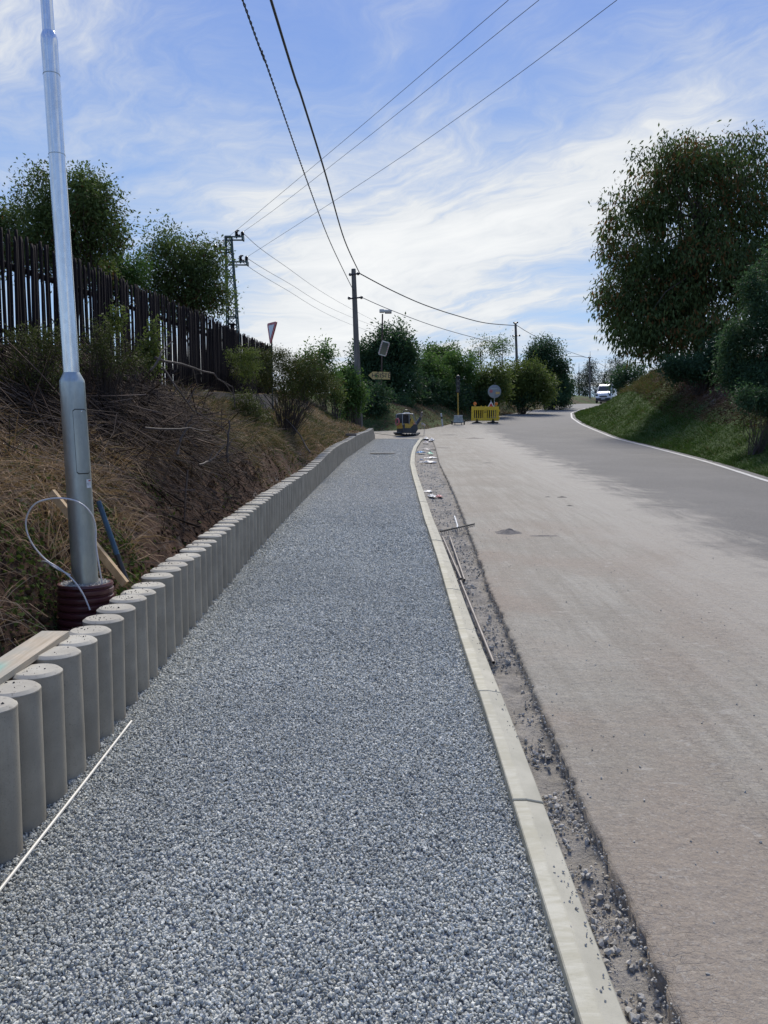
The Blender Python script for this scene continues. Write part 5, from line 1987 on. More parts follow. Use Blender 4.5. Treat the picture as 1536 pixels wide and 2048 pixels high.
crumple('plastic_bag', 855, 984, -.04, .07, .10, .05, M['litter_white'], 'white scrap against the kerb beyond the crumpled glove', 'scrap', 11, rz=-.4)
crumple('plastic_scrap', 878, 994, -.04, .055, .10, .06, M['pink'], 'faded red plastic scrap right of the crumpled glove', 'scrap', 12)

# ------------------------------------------------------------------ street furniture at the junction
def rotm(yaw):
    return Matrix.Rotation(yaw, 4, 'Z')


# sign post with lamp, mirror and arrow sign
bx, by = at(762, 850, 49.0).x, 49.0
bz = gz(bx, by)
sp_t = thing('sign_post', (bx, by, bz), 'thin brown post carrying a lamp, a traffic mirror and a yellow arrow sign', 'sign post')
zl = at(762, 812, by).z; zt2 = at(765, 628, by).z; xt = at(765, 628, by).x
mb = MB(); mb.tube([(bx, by, bz - .3), (bx, by, zl)], .13, 14); mb.build('thick_base', M['brown_metal'], sp_t, True)
mb = MB(); mb.tube([(bx + .2, by - .05, bz - .2), (bx + .2, by - .05, zl + .1), (bx + .08, by - .02, zl + .3)], .05, 8); mb.build('side_pipe', M['brown_metal'], sp_t, True)
mb = MB(); mb.tube([(bx, by, zl - .1), (xt, by, zt2)], .045, 10); mb.build('pole', M['brown_metal'], sp_t, True)
c = at(770, 623, by)
mb = MB(); mb.box((c.x - .20, c.y, c.z + .03), (.30, .28, .20), bev=.03); mb.box((c.x + .18, c.y, c.z + .02), (.48, .32, .14), bev=.03)
lh = mb.build('lamp_head', M['white_dirty'], sp_t)
mb = MB(); mb.box((c.x + .20, c.y, c.z - .085), (.42, .26, .07), bev=.02); mb.build('diffuser', M['litter_grey'], lh, root=sp_t)
c = at(768, 697, by - .15)
Mm = Matrix.Translation(c) @ Matrix.Rotation(.35, 4, 'Z') @ Matrix.Rotation(math.radians(13), 4, 'Y') @ Matrix.Rotation(math.radians(14), 4, 'X')
fr = [(-.24, -.42), (.24, -.42), (.24, .42), (-.24, .42)]


def rrect(wd, hg, r, n=5):
    out = []
    for cx_, cz_, a0 in ((wd / 2 - r, -hg / 2 + r, -90), (wd / 2 - r, hg / 2 - r, 0), (-wd / 2 + r, hg / 2 - r, 90), (-wd / 2 + r, -hg / 2 + r, 180)):
        for k in range(n + 1):
            a = math.radians(a0 + 90 * k / n)
            out.append((cx_ + r * math.cos(a), cz_ + r * math.sin(a)))
    return out


mb = MB(); mb.prism(rrect(.54, .90, .09), Mm, .04); mir = mb.build('mirror_frame', M['white_dirty'], sp_t)
mb = MB(); mb.prism(rrect(.40, .76, .06), Mm @ Matrix.Translation((0, -.025, 0)), .02); mb.build('mirror_glass', M['mirror'], mir, root=sp_t)
mb = MB()
for k in range(7):
    for sx in (-1, 1):
        mb.prism([(sx * .235 - .025, -.38 + k * .12), (sx * .235 + .025, -.38 + k * .12), (sx * .235 + .025, -.33 + k * .12), (sx * .235 - .025, -.33 + k * .12)], Mm @ Matrix.Translation((0, -.024, 0)), .012)
mb.build('red_marks', M['pink'], mir, root=sp_t)
c = at(758.5, 751, by - .12)
k_ = by / F
Ms = Matrix.Translation(c) @ Matrix.Rotation(math.radians(1.5), 4, 'Y')
mb = MB(); mb.prism([(-21.5 * k_, 0), (-13 * k_, -7.3 * k_), (21.5 * k_, -7.3 * k_), (21.5 * k_, 7.3 * k_), (-13 * k_, 7.3 * k_)], Ms, .04)
arrow = mb.build('arrow_sign', M['sign_yellow'], sp_t)
fc = bpy.data.curves.new('lettering', 'FONT')
fc.body = 'HŘIŠTĚ'
fc.size = .37
fc.extrude = .003
fc.offset = .003
fc.align_x = 'CENTER'
fc.align_y = 'CENTER'
fc.space_character = 1.02
fc.materials.append(M['ink'])
_t = bpy.data.objects.new('lettering_curve', fc)
_me = bpy.data.meshes.new_from_object(_t)
bpy.data.objects.remove(_t)
lt = bpy.data.objects.new('lettering', _me)
COL.objects.link(lt)
lt.parent = arrow
lt.location = (c - LOC[sp_t]) + Vector((4.2 * k_, -.026, -.015))
lt.rotation_euler = (pi / 2, math.radians(1.5), 0)

# telegraph poles
def wood_pole(pa, pb, Y, r0, r1, label, arms=()):
    T_ = at(*pa, Y); Bm = at(*pb, Y)
    d = (T_ - Bm).normalized()
    bz_ = gz(Bm.x, Y) - .3
    Bq = T_ - d * ((T_.z - bz_) / d.z)
    t = thing('wooden_pole', tuple(Bq), label, 'utility pole')
    mb = MB(); mb.tube([Bq, T_ - d * .15, T_], [r0, r1 * 1.02, r1 * .97], 18); mb.build('pole', M['pole_wood'], t, True)
    for z_, wd, m in arms:
        q = T_ - d * z_
        mb = MB(); mb.tube([q - Vector((wd * .45, .1, .03)), q + Vector((wd * .55, -.1, .05))], .045, 8)
        for e in (-.45, .55):
            mb.ball(q + Vector((wd * e, -.1 if e > 0 else .1, .04)), .09, 8, 5)
        mb.build('bracket', M['insul'], t, True)
    return t


YP = 44.0
wood_pole((707, 538), (714, 720), YP, .20, .125, 'tall wooden utility pole carrying the thick cables', ((.32, .45, 0), (1.62, .7, 0)))
wood_pole((1031, 645), (1033, 705), 76, .15, .11, 'second wooden pole rising out of the hedge', ((.05, .3, 0), (1.3, .6, 0)))
wood_pole((1179, 714), (1180, 806), 114, .15, .11, 'thin pole by the pine trees at the bend', ((.1, .3, 0),))
wood_pole((1238, 748), (1240, 792), 118, .14, .1, 'short pole on the bank right of the white van', ())


def cable(pts, r, m, label, twist=False, cat='cable', name='overhead_cable', extend=None):
    P = [at(*p) for p in pts]
    if extend:
        d = (P[0] - P[1]).normalized()
        P = [P[0] + d * extend + Vector((0, 0, .6))] + P
    P = smooth_path(P, 8)
    mb = MB()
    if twist:
        Q1, Q2 = [], []
        tot = 0
        fine = []
        for i in range(len(P) - 1):
            sl = (P[i + 1] - P[i]).length
            nn_ = max(1, int(sl / .06))
            for k in range(nn_):
                fine.append(P[i].lerp(P[i + 1], k / nn_))
        fine.append(P[-1])
        for i, p in enumerate(fine):
            a = i * .06 / .42 * 2 * pi
            dd = (fine[min(i + 1, len(fine) - 1)] - fine[max(i - 1, 0)]).normalized()
            s1 = dd.cross(Vector((0, 0, 1))).normalized(); s2 = s1.cross(dd)
            v = (s1 * math.cos(a) + s2 * math.sin(a)) * r
            Q1.append(p + v); Q2.append(p - v)
        mb.tube(Q1, r * .85, 4); mb.tube(Q2, r * .85, 4)
    else:
        mb.tube(P, r, 6)
    o = mb.build(name, m, None, True, loc=tuple(P[0]))
    tag(o, label, cat)
    return o


cable([(542, 0, 14), (605, 200, 18.6), (650, 345, 23.8), (689, 480, 34.5), (719.5, 547, 43.9)], .026, M['cable'], 'thick black cable running overhead to the top of the tall wooden pole', extend=26)
cable([(485.5, 0, 14), (530, 120, 16.5), (610, 350, 24), (660, 483, 33.5), (702, 571, 43), (713, 591, 43.9)], .0135, M['cable'], 'twisted black cable left of the thick one, meeting the pole lower down', twist=True, extend=26)
cable([(719.5, 547, 43.9), (782, 580, 47.5), (847, 609, 52.5), (913, 631, 59), (972, 646, 66.5), (1031, 651, 75.9)], .035, M['cable'], 'black cable sagging between the two wooden poles')
cable([(722, 594, 43.9), (784, 621, 47.5), (874, 654, 55), (960, 678, 65), (1028, 692, 75.9)], .022, M['wire'], 'thin cable below the sagging black one between the wooden poles')
cable([(1034, 651, 75.9), (1062, 668, 82), (1110, 693, 95), (1179, 717, 113.9)], .03, M['wire'], 'cable descending from the second pole behind the hedge end')
cable([(1140, 713, 110), (1179, 717, 113.9), (1238, 750, 118)], .03, M['wire'], 'far cable between the two poles near the pine trees')

# lattice pylon
YL = 32.0
pyl_b = at(470, 690, YL); pyl_b.z = gz(pyl_b.x, YL) - .2
pyl_t = at(457, 474, YL)
pyl = thing('lattice_pylon', tuple(pyl_b), 'green grey steel lattice pylon with three crossarms behind the fence', 'pylon')
kk = YL / F


def pc_(f, sx, sy):
    c = pyl_b.lerp(pyl_t, f)
    wd = (13.5 * (1 - f) + 5.6 * f) * kk
    return c + Vector((sx * wd, sy * wd, 0))


for sx in (-1, 1):
    for sy in (-1, 1):
        mb = MB(); mb.tube([pc_(0, sx, sy), pc_(1, sx, sy)], [.035, .03], 4); mb.build('leg', M['green_steel'], pyl)
mb = MB()
N_ = 16
for i in range(N_):
    f0, f1 = i / N_, (i + 1) / N_
    for a, b2 in (((-1, -1), (1, -1)), ((1, -1), (1, 1)), ((1, 1), (-1, 1)), ((-1, 1), (-1, -1))):
        mb.tube([pc_(f0, *a), pc_(f1, *b2)], .014, 4); mb.tube([pc_(f1, *a), pc_(f0, *b2)], .014, 4)
        if i % 4 == 3:
            mb.tube([pc_(f1, *a), pc_(f1, *b2)], .03, 4)
mb.build('bracing', M['green_steel'], pyl)


def arm(py, x0, x1, ins):
    for off in (-.12, .12):
        pass
    a = at(x0, py, YL); b2 = at(x1, py, YL)
    mb = MB()
    mb.box((a + b2) / 2 + Vector((0, -.13, .035)), ((b2 - a).length, .05, .05)); mb.box((a + b2) / 2 + Vector((0, .13, -.03)), ((b2 - a).length, .05, .05))
    mb.box(b2 if x1 > 460 else a, (.06, .34, .16))
    am = mb.build('crossarm', M['green_steel'], pyl)
    for px_, hpx in ins:
        c = at(px_, py, YL)
        mb = MB()
        hh_ = hpx * kk
        prof = [(.025, 0)]
        for q in range(5):
            z0 = .05 + hh_ * q / 5
            prof += [(.045, z0), (.075, z0 + .02), (.05, z0 + .045)]
        prof += [(.03, .05 + hh_), (.012, .08 + hh_)]
        mb.lathe(prof, c, 12)
        if hpx > 11:
            mb.tube([c + Vector((0, 0, hh_ + .06)), c + Vector((.12, 0, hh_ + .06))], .03, 6); mb.tube([c + Vector((0, 0, hh_ * .55)), c + Vector((.16, 0, hh_ * .5))], .03, 6)
        mb.build('insulator', M['insul'], am, True, root=pyl)


arm(477, 451, 486, ((473, 12), (485, 10)))
arm(502, 433, 463, ((430, 9), (441, 11)))
arm(527, 455, 495, ((481, 12), (493, 11)))

cable([(486, 464, 32), (700, 302, 24.3), (1078, 0, 15)], .0062, M['wire'], 'middle one of the three thin wires crossing the sky to the upper right', name='power_wire', cat='wire', extend=18)
cable([(430, 492, 32), (476, 458, 30.3), (700, 271, 23), (1017, 0, 15)], .0062, M['wire'], 'leftmost one of the three thin wires crossing the sky to the upper right', name='power_wire', cat='wire', extend=0)
cable([(494, 514, 32), (768, 337, 22.6), (1000, 175, 17.6), (1234, 0, 14)], .0062, M['wire'], 'rightmost one of the three thin wires crossing the sky to the upper right', name='power_wire', cat='wire', extend=0)
cable([(488, 468, 32), (560, 525, 42), (703, 618, 75), (860, 698, 150)], .012, M['wire'], 'upper one of the three wires leaving the pylon to the lower right', name='power_wire', cat='wire')
cable([(495, 517, 32), (570, 562, 45), (702, 634, 80), (870, 697, 150)], .012, M['wire'], 'middle one of the three wires leaving the pylon to the lower right', name='power_wire', cat='wire')
cable([(480, 521, 32), (560, 572, 45), (702, 649, 80), (848, 699, 150)], .012, M['wire'], 'lowest one of the three wires leaving the pylon to the lower right', name='power_wire', cat='wire')
# far crossarm above the hedge
cfar = at(860, 700, 150)
bzf = gz(cfar.x, 150)
fp = thing('distant_pole', (cfar.x, 150, bzf), 'distant power pole whose crossarm shows above the hedge', 'utility pole')
mb = MB(); mb.tube([(cfar.x, 150, bzf - .3), (cfar.x, 150, cfar.z)], .16, 8); mb.build('pole', M['pole_wood'], fp, True)
mb = MB(); mb.box((cfar.x, 150, cfar.z - .1), (2.3, .15, .15))
for e in (-1.1, 1.1):
    mb.tube([(cfar.x + e, 150, cfar.z - .1), (cfar.x + e, 150, cfar.z + .45)], .09, 6)
mb.build('crossarm', M['insul'], fp)

# give way sign
c = at(543, 660, 24.5)
gw = thing('give_way_sign', (c.x, c.y, gz(c.x, c.y)), 'red and white give way sign seen edgewise above the bush', 'traffic sign')
Mg = Matrix.Translation(c) @ Matrix.Rotation(math.radians(5), 4, 'Y') @ Matrix.Rotation(math.radians(-60), 4, 'Z')


def tri(s, r):
    out = []
    cs = [(0, -s * .60), (s * .52, s * .30), (-s * .52, s * .30)]
    for i, (x, z) in enumerate(cs):
        p = Vector((x, z)); a = Vector(cs[i - 1]); b2 = Vector(cs[(i + 1) % 3])
        u = (a - p).normalized() * r; v = (b2 - p).normalized() * r
        for k in range(5):
            t = k / 4
            q = (p + u) * (1 - t) ** 2 + p * 2 * t * (1 - t) + (p + v) * t * t
            out.append((q.x, q.y))
    return out


mb = MB(); mb.prism(tri(.78, .10), Mg, .025); plt = mb.build('sign_plate', M['red'], gw)
mb = MB(); mb.prism([(x, z + .01) for x, z in tri(.47, .05)], Mg @ Matrix.Translation((0, -.016, 0)), .008); mb.build('sign_face', M['sign_white'], plt, root=gw)
mb = MB(); mb.prism([(x * 1.02, z) for x, z in tri(.79, .10)], Mg @ Matrix.Translation((0, .018, 0)), .01); mb.build('sign_back', M['sign_grey'], plt, root=gw)
mb = MB(); mb.tube([(c.x, c.y + .05, gz(c.x, c.y) - .2), (c.x - .01, c.y + .05, c.z + .2)], .025, 10); mb.build('post', M['rake_metal'], gw, True)

# portable traffic light
X0, Y0 = 4.86, 50.8
Z0 = float(h(Y0)) + .02
tl_ = thing('traffic_light', (X0, Y0, Z0), 'portable traffic light on a yellow pole with a grey wheeled box', 'traffic light')
mb = MB()
Mt = Matrix.Translation((X0, Y0, Z0))
mb.prism([(-.34, .14), (.34, .14), (.25, .56), (-.25, .56)], Mt, .42)
bxo = mb.build('battery_box', M['sign_grey'], tl_)
M['box_grey'] = plain('box_grey', (.33, .37, .37), .5, bump=0)
bxo.data.materials[0] = M['box_grey']
mb = MB(); mb.box((X0, Y0, Z0 + .58), (.54, .46, .05), bev=.01); mb.box((X0, Y0 - .22, Z0 + .49), (.12, .02, .05)); mb.build('box_lid', M['white_dirty'], tl_)
for sx in (-1, 1):
    mb = MB(); Rw = Matrix.Rotation(pi / 2, 3, 'Y')
    mb.lathe([(.05, -.035), (.13, -.035), (.14, -.02), (.14, .02), (.13, .035), (.05, .035)], (X0 + sx * .40, Y0, Z0 + .14), 16, Rw); mb.build('wheel', M['rubber'], tl_, True)
    mb = MB(); mb.box((X0 + sx * .22, Y0 - .1, Z0 + .07), (.04, .04, .14)); mb.build('foot', M['black'], tl_)
mb = MB(); mb.box((X0, Y0 - .1, Z0 + .12), (.56, .05, .04)); mb.build('axle_bar', M['black'], tl_)
mb = MB(); mb.tube([(X0, Y0, Z0 + .55), (X0 - .03, Y0, Z0 + 2.1)], .04, 10); mb.build('pole', M['machine_yellow'], tl_, True)
mb = MB(); mb.box((X0 - .03, Y0, Z0 + 2.55), (.24, .18, .95), bev=.03); hd = mb.build('signal_head', M['black'], tl_)
for k in range(3):
    zc_ = Z0 + 2.25 + k * .30
    mb = MB(); mb.lathe([(.02, .0), (.08, .01), (.095, .02), (.1, .03)], (X0 - .03, Y0 - .08, zc_), 14, Matrix.Rotation(pi / 2, 3, 'X')); mb.build('lens', M['lamp_glass'], hd, True, root=tl_)
    mb = MB()
    pts_ = []
    for a in range(9):
        an = math.radians(-10 + 200 * a / 8)
        pts_.append((X0 - .03 + .11 * math.cos(an), zc_ + .11 * math.sin(an)))
    V = [(x, Y0 - .10, z) for x, z in pts_] + [(x, Y0 - .30, z - .02) for x, z in pts_]
    V += [(X0 - .03 + (x - X0 + .03) * .9, y, zc_ + (z - zc_) * .9) for x, y, z in V]
    Fc = [(i, i + 1, i + 10, i + 9) for i in range(8)] + [(i + 19, i + 18, i + 27, i + 28) for i in range(8)] + [(i + 9, i + 10, i + 28, i + 27) for i in range(8)]
    mb.add(V, Fc); mb.build('visor', M['black'], hd, True, root=tl_)
    mb = MB(); mb.ball((X0 + .07, Y0 - .12, zc_ + .06), .022, 8, 5); mb.build('painted_glint', M['sign_white'], hd, True, root=tl_)  # white ball stands in for the reflection at the right of each lens
mb = MB(); mb.ball((X0 - .03, Y0, Z0 + 3.08), .14, 14, 8); mb.build('sensor', M['black'], tl_, True)

# yellow barrier
X0, Y0 = at(970, 846, 52.4).x, 52.4
Z0 = float(h(Y0)) + .02
bar = thing('barrier', (X0, Y0, Z0), 'yellow plastic barrier with vertical slots on black feet', 'barrier')
mb = MB()
W2, zb_, zt_ = .93, .17, 1.12
mb.box((X0, Y0, Z0 + 1.0), (2 * W2, .06, .24), bev=.015)
mb.box((X0, Y0, Z0 + .25), (2 * W2, .06, .17), bev=.015)
for sx in (-1, 1):
    mb.box((X0 + sx * (W2 - .09), Y0, Z0 + .61), (.18, .055, .56))
mb.box((X0 + .0, Y0, Z0 + .60), (.26, .055, .54))
mb.build('barrier_frame', M['yellow'], bar)
for sx in (-1, 1):
    for k in range(4):
        x = X0 + sx * (.215 + k * .145)
        mb = MB(); mb.box((x, Y0, Z0 + .61), (.055, .05, .56)); mb.build('slat', M['yellow'], bar)
mb = MB(); mb.box((X0, Y0 - .032, Z0 + .75), (.20, .01, .05)); mb.build('hand_hole', M['black'], bar)
for x in (X0 - .27, X0 + .02):
    mb = MB(); mb.box((x, Y0, Z0 + 1.15), (.05, .05, .08)); mb.build('stub', M['yellow'], bar)
for x in (X0 + W2 + .03,):
    for z in (.35, .85):
        mb = MB(); mb.box((x, Y0, Z0 + z), (.07, .05, .12)); mb.build('connector', M['yellow'], bar)
for x in (X0 - .55, X0 + .53):
    mb = MB()
    Mf = Matrix.Translation((x, Y0, Z0))
    mb.prism([(-.34, .0), (.34, .0), (.34, .03), (.10, .10), (.035, .20), (.03, .30), (-.03, .30), (-.035, .20), (-.10, .10), (-.34, .03)], Mf, .20)
    mb.build('foot', M['rubber'], bar)
for px_, lab in ((950, 'orange warning lamp on the left end of the yellow barrier'), (992.5, 'orange warning lamp on the right end of the yellow barrier')):
    c = at(px_, 806, Y0)
    wl_ = thing('warning_lamp', (c.x, c.y, Z0 + 1.12), lab, 'warning lamp', 'orange warning lamps on the barrier')
    mb = MB(); mb.box((c.x, c.y, Z0 + 1.17), (.12, .10, .12), bev=.02); mb.build('lamp_body', M['machine_yellow'], wl_)
    mb = MB(); mb.lathe([(.03, -.05), (.10, -.048), (.115, -.03), (.115, .03), (.10, .048), (.03, .05)], (c.x, c.y, Z0 + 1.31), 18, Matrix.Rotation(pi / 2, 3, 'X')); mb.build('lens', M['orange'], wl_, True)
# flat base block under the right end
mb = MB(); mb.box((X0 + .58, Y0 + .5, Z0 + .05), (.75, .4, .10), bev=.03)
tag(mb.build('foot_plate', M['rubber'], None, loc=(X0 + .58, Y0 + .5, Z0)), 'black rubber base block behind the right foot of the barrier', 'base block')
# round sign seen from behind
c = at(989, 783, 53.3)
rs_ = thing('round_sign', (c.x, c.y, float(h(53.3)) + .02), 'grey back of a round road sign standing behind the barrier', 'traffic sign')
Mr = Matrix.Rotation(pi / 2, 3, 'X')
mb = MB(); mb.lathe([(.1, -.012), (.44, -.012), (.455, 0), (.455, .012), (.44, .016), (.1, .016)], c, 36, Mr); pl_ = mb.build('sign_plate', M['sign_grey'], rs_, True)
mb = MB(); mb.tube([(c.x + .02, c.y + .05, float(h(53.3))), (c.x, c.y + .05, c.z + .3)], .03, 10); mb.build('post', M['galv_dull'], rs_, True)
mb = MB(); mb.lathe([(.075, 0), (.11, 0), (.11, .006), (.075, .006)], c + Vector((-.235, -.02, .02)), 20, Mr); mb.build('red_ring_mark', M['pink'], pl_, True, root=rs_)
mb = MB(); mb.box(c + Vector((.22, -.022, -.1)), (.28, .006, .15)); mb.build('sticker', M['sign_yellow'], pl_, root=rs_)
mb = MB(); mb.box(c + Vector((-.03, -.02, .2)), (.42, .006, .03)); mb.build('clamp', M['galv_dull'], pl_, root=rs_)
c = at(982, 812, 53.0)
zr_ = float(h(53.0)) + .02
rw = thing('warning_sign', (c.x, c.y, zr_), 'white edged red triangle sign peeking over the right end of the barrier', 'traffic sign')
mb = MB(); mb.prism([(x, -z) for x, z in tri(.62, .06)], Matrix.Translation((c.x, c.y, c.z - .03)), .02); w1 = mb.build('sign_plate', M['sign_white'], rw)
mb = MB(); mb.prism([(x, -z) for x, z in tri(.42, .04)], Matrix.Translation((c.x, c.y - .015, c.z - .05)), .01); mb.build('sign_face', M['red'], w1, root=rw)
mb = MB(); mb.tube([(c.x, c.y + .03, zr_), (c.x, c.y + .03, c.z + .42)], .02, 8); mb.build('post', M['galv_dull'], rw, True)

# delineator post
c = at(886, 853, 49.2)
zd = gz(c.x, 49.2)
dl = thing('marker_post', (c.x, 49.2, zd), 'white roadside marker post with a black band leaning left', 'marker post')
T_ = at(882, 826, 49.2)
ax2 = (T_ - Vector((c.x, 49.2, zd)))
qm = ax2.to_track_quat('Z', 'Y').to_matrix()
L2 = ax2.length
mb = MB(); mb.box(Vector((c.x, 49.2, zd)) + ax2 * .47, (.12, .09, L2 * 1.02), M=qm, bev=.02); mb.build('post', M['white_dirty'], dl)
mb = MB(); mb.box(Vector((c.x, 49.2, zd)) + ax2 * .70, (.128, .098, .14), M=qm); mb.build('black_band', M['black'], dl)

# ------------------------------------------------------------------ vibratory plate compactor
CX, CY = 1.16, 40.0
CZ = float(h(CY)) + .02
cp = thing('plate_compactor', (CX, CY, CZ), 'dark grey and yellow vibratory plate compactor with a handle loop', 'plate compactor')
MC = Matrix.Translation((CX, CY, CZ)) @ Matrix.Rotation(math.radians(33), 4, 'Z') @ Matrix.Scale(1.14, 4)


def cv(x, y, z):
    return MC @ Vector((x, y, z))


def cbox(mb, c, s, bev=.012):
    return mb.box(cv(*c), s, M=MC.to_3x3(), bev=bev)


mb = MB(); mb.prism([(-.52, .13), (-.40, .02), (.44, .02), (.56, .12), (.54, .15), (.42, .06), (-.38, .06), (-.49, .16)], MC, .62); mb.build('base_plate', M['machine_grey'], cp)
for k in range(5):
    mb = MB(); cbox(mb, (-.36 + .15 * k, -.315, .06), (.09, .04, .07)); mb.build('plate_rib', M['black'], cp)
mb = MB(); mb.prism([(-.36, .12), (.34, .12), (.46, .28), (.42, .50), (-.36, .50)], MC, .50); mb.build('lower_body', M['machine_grey'], cp)
mb = MB(); mb.prism([(-.26, .34), (.02, .34), (.20, .50), (.20, .54), (-.26, .54)], MC @ Matrix.Translation((0, -.258, 0)), .015); mb.build('side_panel', M['machine_yellow'], cp)
mb = MB(); mb.box(cv(-.372, 0, .44), (.018, .44, .24), M=MC.to_3x3(), bev=.004); mb.build('end_panel', M['machine_yellow'], cp)
mb = MB(); cbox(mb, (-.10, 0, .74), (.34, .34, .38)); cbox(mb, (.16, .02, .66), (.20, .28, .22)); mb.build('engine', M['black'], cp)
mb = MB(); mb.box(cv(-.374, 0, .76), (.012, .42, .36), M=MC.to_3x3(), bev=.004); mb.build('radiator_mesh', M['machine_grey'], cp)
mb = MB(); mb.prism([(.02, .52), (.30, .52), (.16, .82)], MC @ Matrix.Translation((0, -.2, 0)), .02); mb.build('belt_guard', M['machine_yellow'], cp)
for sy in (-.25, .25):
    mb = MB(); mb.tube(smooth_path([cv(-.38, sy, .46), cv(-.385, sy, .86), cv(-.33, sy, .97), cv(.12, sy, .97), cv(.20, sy, .93), cv(.36, sy, .50)], 4), .025, 8); mb.build('cage_bar', M['sign_grey'], cp, True)
    mb = MB(); mb.tube([cv(-.02, sy, .50), cv(-.04, sy, .97)], .022, 8); mb.build('cage_bar', M['sign_grey'], cp, True)
for x, z in ((-.34, .97), (.12, .97)):
    mb = MB(); mb.tube([cv(x, -.25, z), cv(x, .25, z)], .025, 8); mb.build('cage_bar', M['sign_grey'], cp, True)
mb = MB(); cbox(mb, (-.08, 0, .985), (.44, .46, .04)); mb.build('hood', M['box_grey'], cp)
mb = MB(); cbox(mb, (-.03, -.02, 1.02), (.22, .26, .05), .02); mb.build('hood_cap', M['white_dirty'], cp)
mb = MB(); mb.tube(smooth_path([cv(-.22, -.02, .99), cv(-.12, -.02, 1.13), cv(.02, -.02, 1.17), cv(.14, -.02, 1.11), cv(.20, -.02, .96)], 5), .022, 8); mb.build('lifting_hoop', M['black'], cp, True)
mb = MB(); mb.tube([cv(.30, 0, .25), cv(.80, .04, .80)], [.12, .075], 10); mb.build('drawbar', M['machine_grey'], cp, True)
mb = MB(); mb.ball(cv(.80, .04, .83), .07, 10, 6); mb.build('pivot', M['black'], cp, True)
hp = [(.70, -.22, .88), (.66, -.24, 1.02), (.72, -.22, 1.06), (.86, 0, 1.06), (.92, .22, 1.06), (1.0, .24, 1.0), (.96, .2, .88), (.82, .04, .82)]
mb = MB(); mb.tube(smooth_path([cv(*q) for q in [(.80, .02, .82), (.66, -.20, .88), (.63, -.24, 1.00), (.70, -.24, 1.06), (.98, .22, 1.06), (1.03, .24, 1.0), (.98, .20, .90), (.84, .06, .83)]], 4), .03, 7); mb.build('handle', M['steel_pipe'], cp, True)
mb = MB(); mb.tube([cv(.36, -.2, .52), cv(.18, -.27, .54)], .02, 6); mb.build('red_lever', M['pink'], cp, True)
# hose coil hung at the back, towel at the handle
c = cv(-.50, .02, .62)
mb = MB()
for q in range(3):
    P = [c + MC.to_3x3() @ Vector((.02 * q, .13 * math.cos(a * pi / 8), .15 * math.sin(a * pi / 8))) for a in range(16)]
    mb.tube(P, .022, 6, closed=True)
tag(mb.build('hose_coil', M['pink'], None, True, loc=tuple(c)), 'faded red hose coil hanging on the compactor', 'hose')
c = cv(.86, -.10, .50)
mb = MB(); mb.tube([cv(.80, -.10, .56), cv(.93, -.02, .53), cv(1.06, .05, .49)], [.05, .055, .05], 8)
mb.tube([cv(.80, -.10, .56), cv(.82, -.05, .30)], [.012, .012], 6)
mb.tube([cv(1.04, .05, .49), cv(1.02, .05, .02)], [.012, .012], 6)
tag(mb.build('marker_tube', M['litter_grey'], None, True, loc=tuple(c)), 'pale tube held under the compactor handle', 'tube')
# thin dark edge strip where the path meets the junction
mb = MB()
P = [gp(750, 867, .02), gp(800, 873, .02), gp(838, 876, .02)]
mb.tube(P, .022, 6)
tag(mb.build('edge_rail', M['rake_metal'], None, True, loc=tuple(P[0])), 'dark rail across the upper end of the gravel path', 'rail')

# ------------------------------------------------------------------ van
VX, VY = 29.3, 102.5
VZ = float(h(VY)) + .02
yaw = math.radians(-24)
van = thing('van', (VX, VY, VZ), 'white delivery van coming over the crest of the road', 'van')
MV = Matrix.Translation((VX, VY, VZ)) @ Matrix.Rotation(yaw, 4, 'Z')   # nose towards -Y


def prof_ring(y, hw_b, hw_t, zb_, zs, zt_):
    r = .18
    return [(-hw_b, zb_), (-hw_b, zs), (-hw_t - .0, zt_ - r), (-hw_t + r * .8, zt_), (hw_t - r * .8, zt_), (hw_t, zt_ - r), (hw_b, zs), (hw_b, zb_)]


secs = [(-2.55, .88, .70, .42, .80, 1.02), (-2.45, .96, .82, .34, .88, 1.16), (-2.10, 1.0, .90, .30, 1.0, 1.36), (-1.78, 1.02, .90, .30, 1.15, 1.52),
        (-1.15, 1.03, .86, .30, 1.25, 2.22), (-.80, 1.03, .88, .30, 1.25, 2.45), (-.2, 1.03, .92, .30, 1.25, 2.55), (2.9, 1.03, .92, .30, 1.25, 2.55), (3.0, 1.0, .89, .34, 1.2, 2.50)]
V, Fc = [], []
for y, *a in secs:
    V += [MV @ Vector((x, y, z)) for x, z in prof_ring(y, *a)]
for i in range(len(secs) - 1):
    for k in range(8):
        l = (k + 1) % 8
        Fc.append((i * 8 + k, (i + 1) * 8 + k, (i + 1) * 8 + l, i * 8 + l))
Fc.append(tuple(range(8))); Fc.append(tuple((len(secs) - 1) * 8 + k for k in range(7, -1, -1)))
mb = MB(); mb.add(V, Fc); mb.build('body', M['van_paint'], van, True)


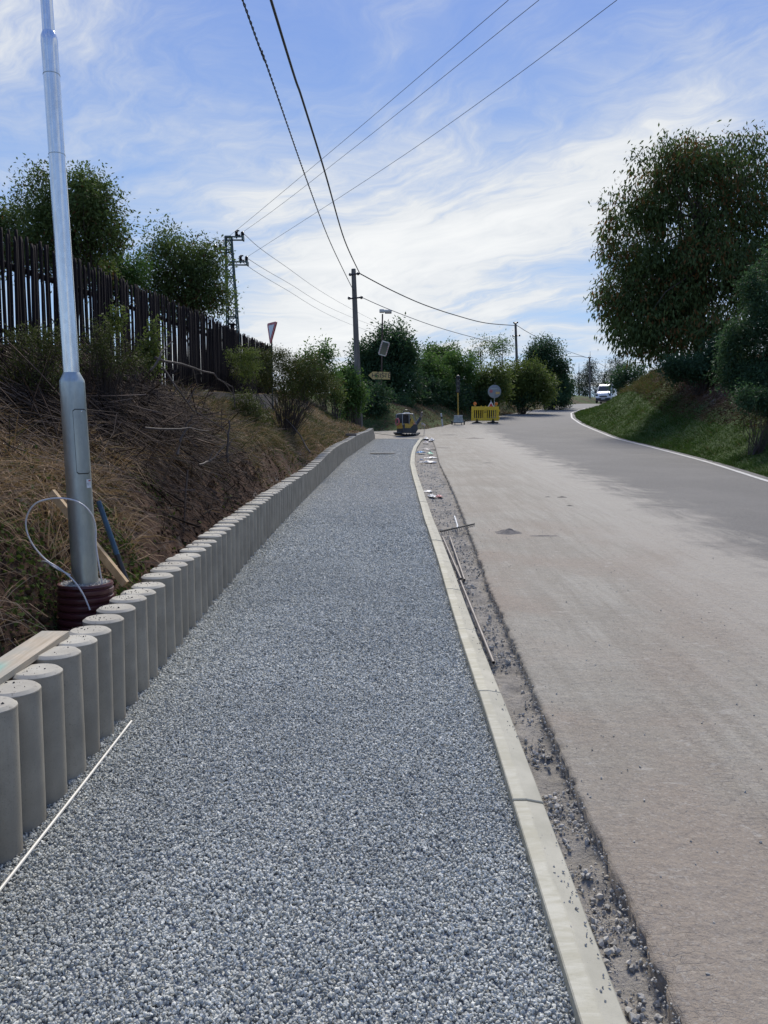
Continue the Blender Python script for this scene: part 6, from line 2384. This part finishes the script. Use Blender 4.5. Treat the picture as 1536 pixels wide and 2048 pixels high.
def vbox(name, c, s, m, bev=.02, rx=0, parent=None):
    mb = MB(); mb.box(MV @ Vector(c), s, M=(MV.to_3x3() @ Matrix.Rotation(rx, 3, 'X')), bev=bev)
    return mb.build(name, m, parent or van, root=van)


def vquad(name, P, m, t=.012):
    Q = [MV @ Vector(p) for p in P]
    nrm_ = (Q[1] - Q[0]).cross(Q[3] - Q[0]).normalized() * t
    mb = MB(); mb.add([q - nrm_ for q in Q] + [q + nrm_ for q in Q], [(3, 2, 1, 0), (4, 5, 6, 7), (0, 1, 5, 4), (1, 2, 6, 5), (2, 3, 7, 6), (3, 0, 4, 7)])
    return mb.build(name, m, van)


vquad('windscreen', [(-.82, -1.76, 1.57), (.82, -1.76, 1.57), (.74, -1.20, 2.20), (-.74, -1.20, 2.20)], M['glass'])
vbox('bumper', (0, -2.50, .46), (1.86, .28, .32), M['van_plastic'], .05)
vbox('grille', (0, -2.56, .80), (.95, .08, .16), M['van_plastic'], .02)
vbox('grille', (0, -2.53, .98), (.60, .04, .05), M['van_plastic'], .01)
vbox('number_plate', (0, -2.655, .50), (.50, .01, .11), M['sign_white'], 0)
for sx in (-1, 1):
    vbox('headlight', (sx * .80, -2.42, .98), (.26, .20, .30), M['glass'], .05)
    vbox('mirror', (sx * 1.17, -1.55, 1.45), (.20, .12, .36), M['van_plastic'], .03)
    vquad('side_window', [(sx * 1.045, -1.45, 1.30), (sx * 1.045, -.55, 1.30), (sx * .975, -.55, 1.95), (sx * .985, -1.15, 1.95)], M['glass'])
    for y in (-1.7, 1.9):
        Rw = MV.to_3x3() @ Matrix.Rotation(pi / 2, 3, 'Y')
        mb = MB(); mb.lathe([(.20, -.11), (.32, -.11), (.345, -.08), (.345, .08), (.32, .11), (.20, .11)], MV @ Vector((sx * .93, y, .345)), 20, Rw)
        tyre = mb.build('wheel', M['rubber'], van, True)
        mb = MB(); mb.lathe([(.03, .0), (.20, .005), (.21, .02)], MV @ Vector((sx * 1.03, y, .345)), 16, Rw); mb.build('rim', M['galv_dull'], tyre, True, root=van)
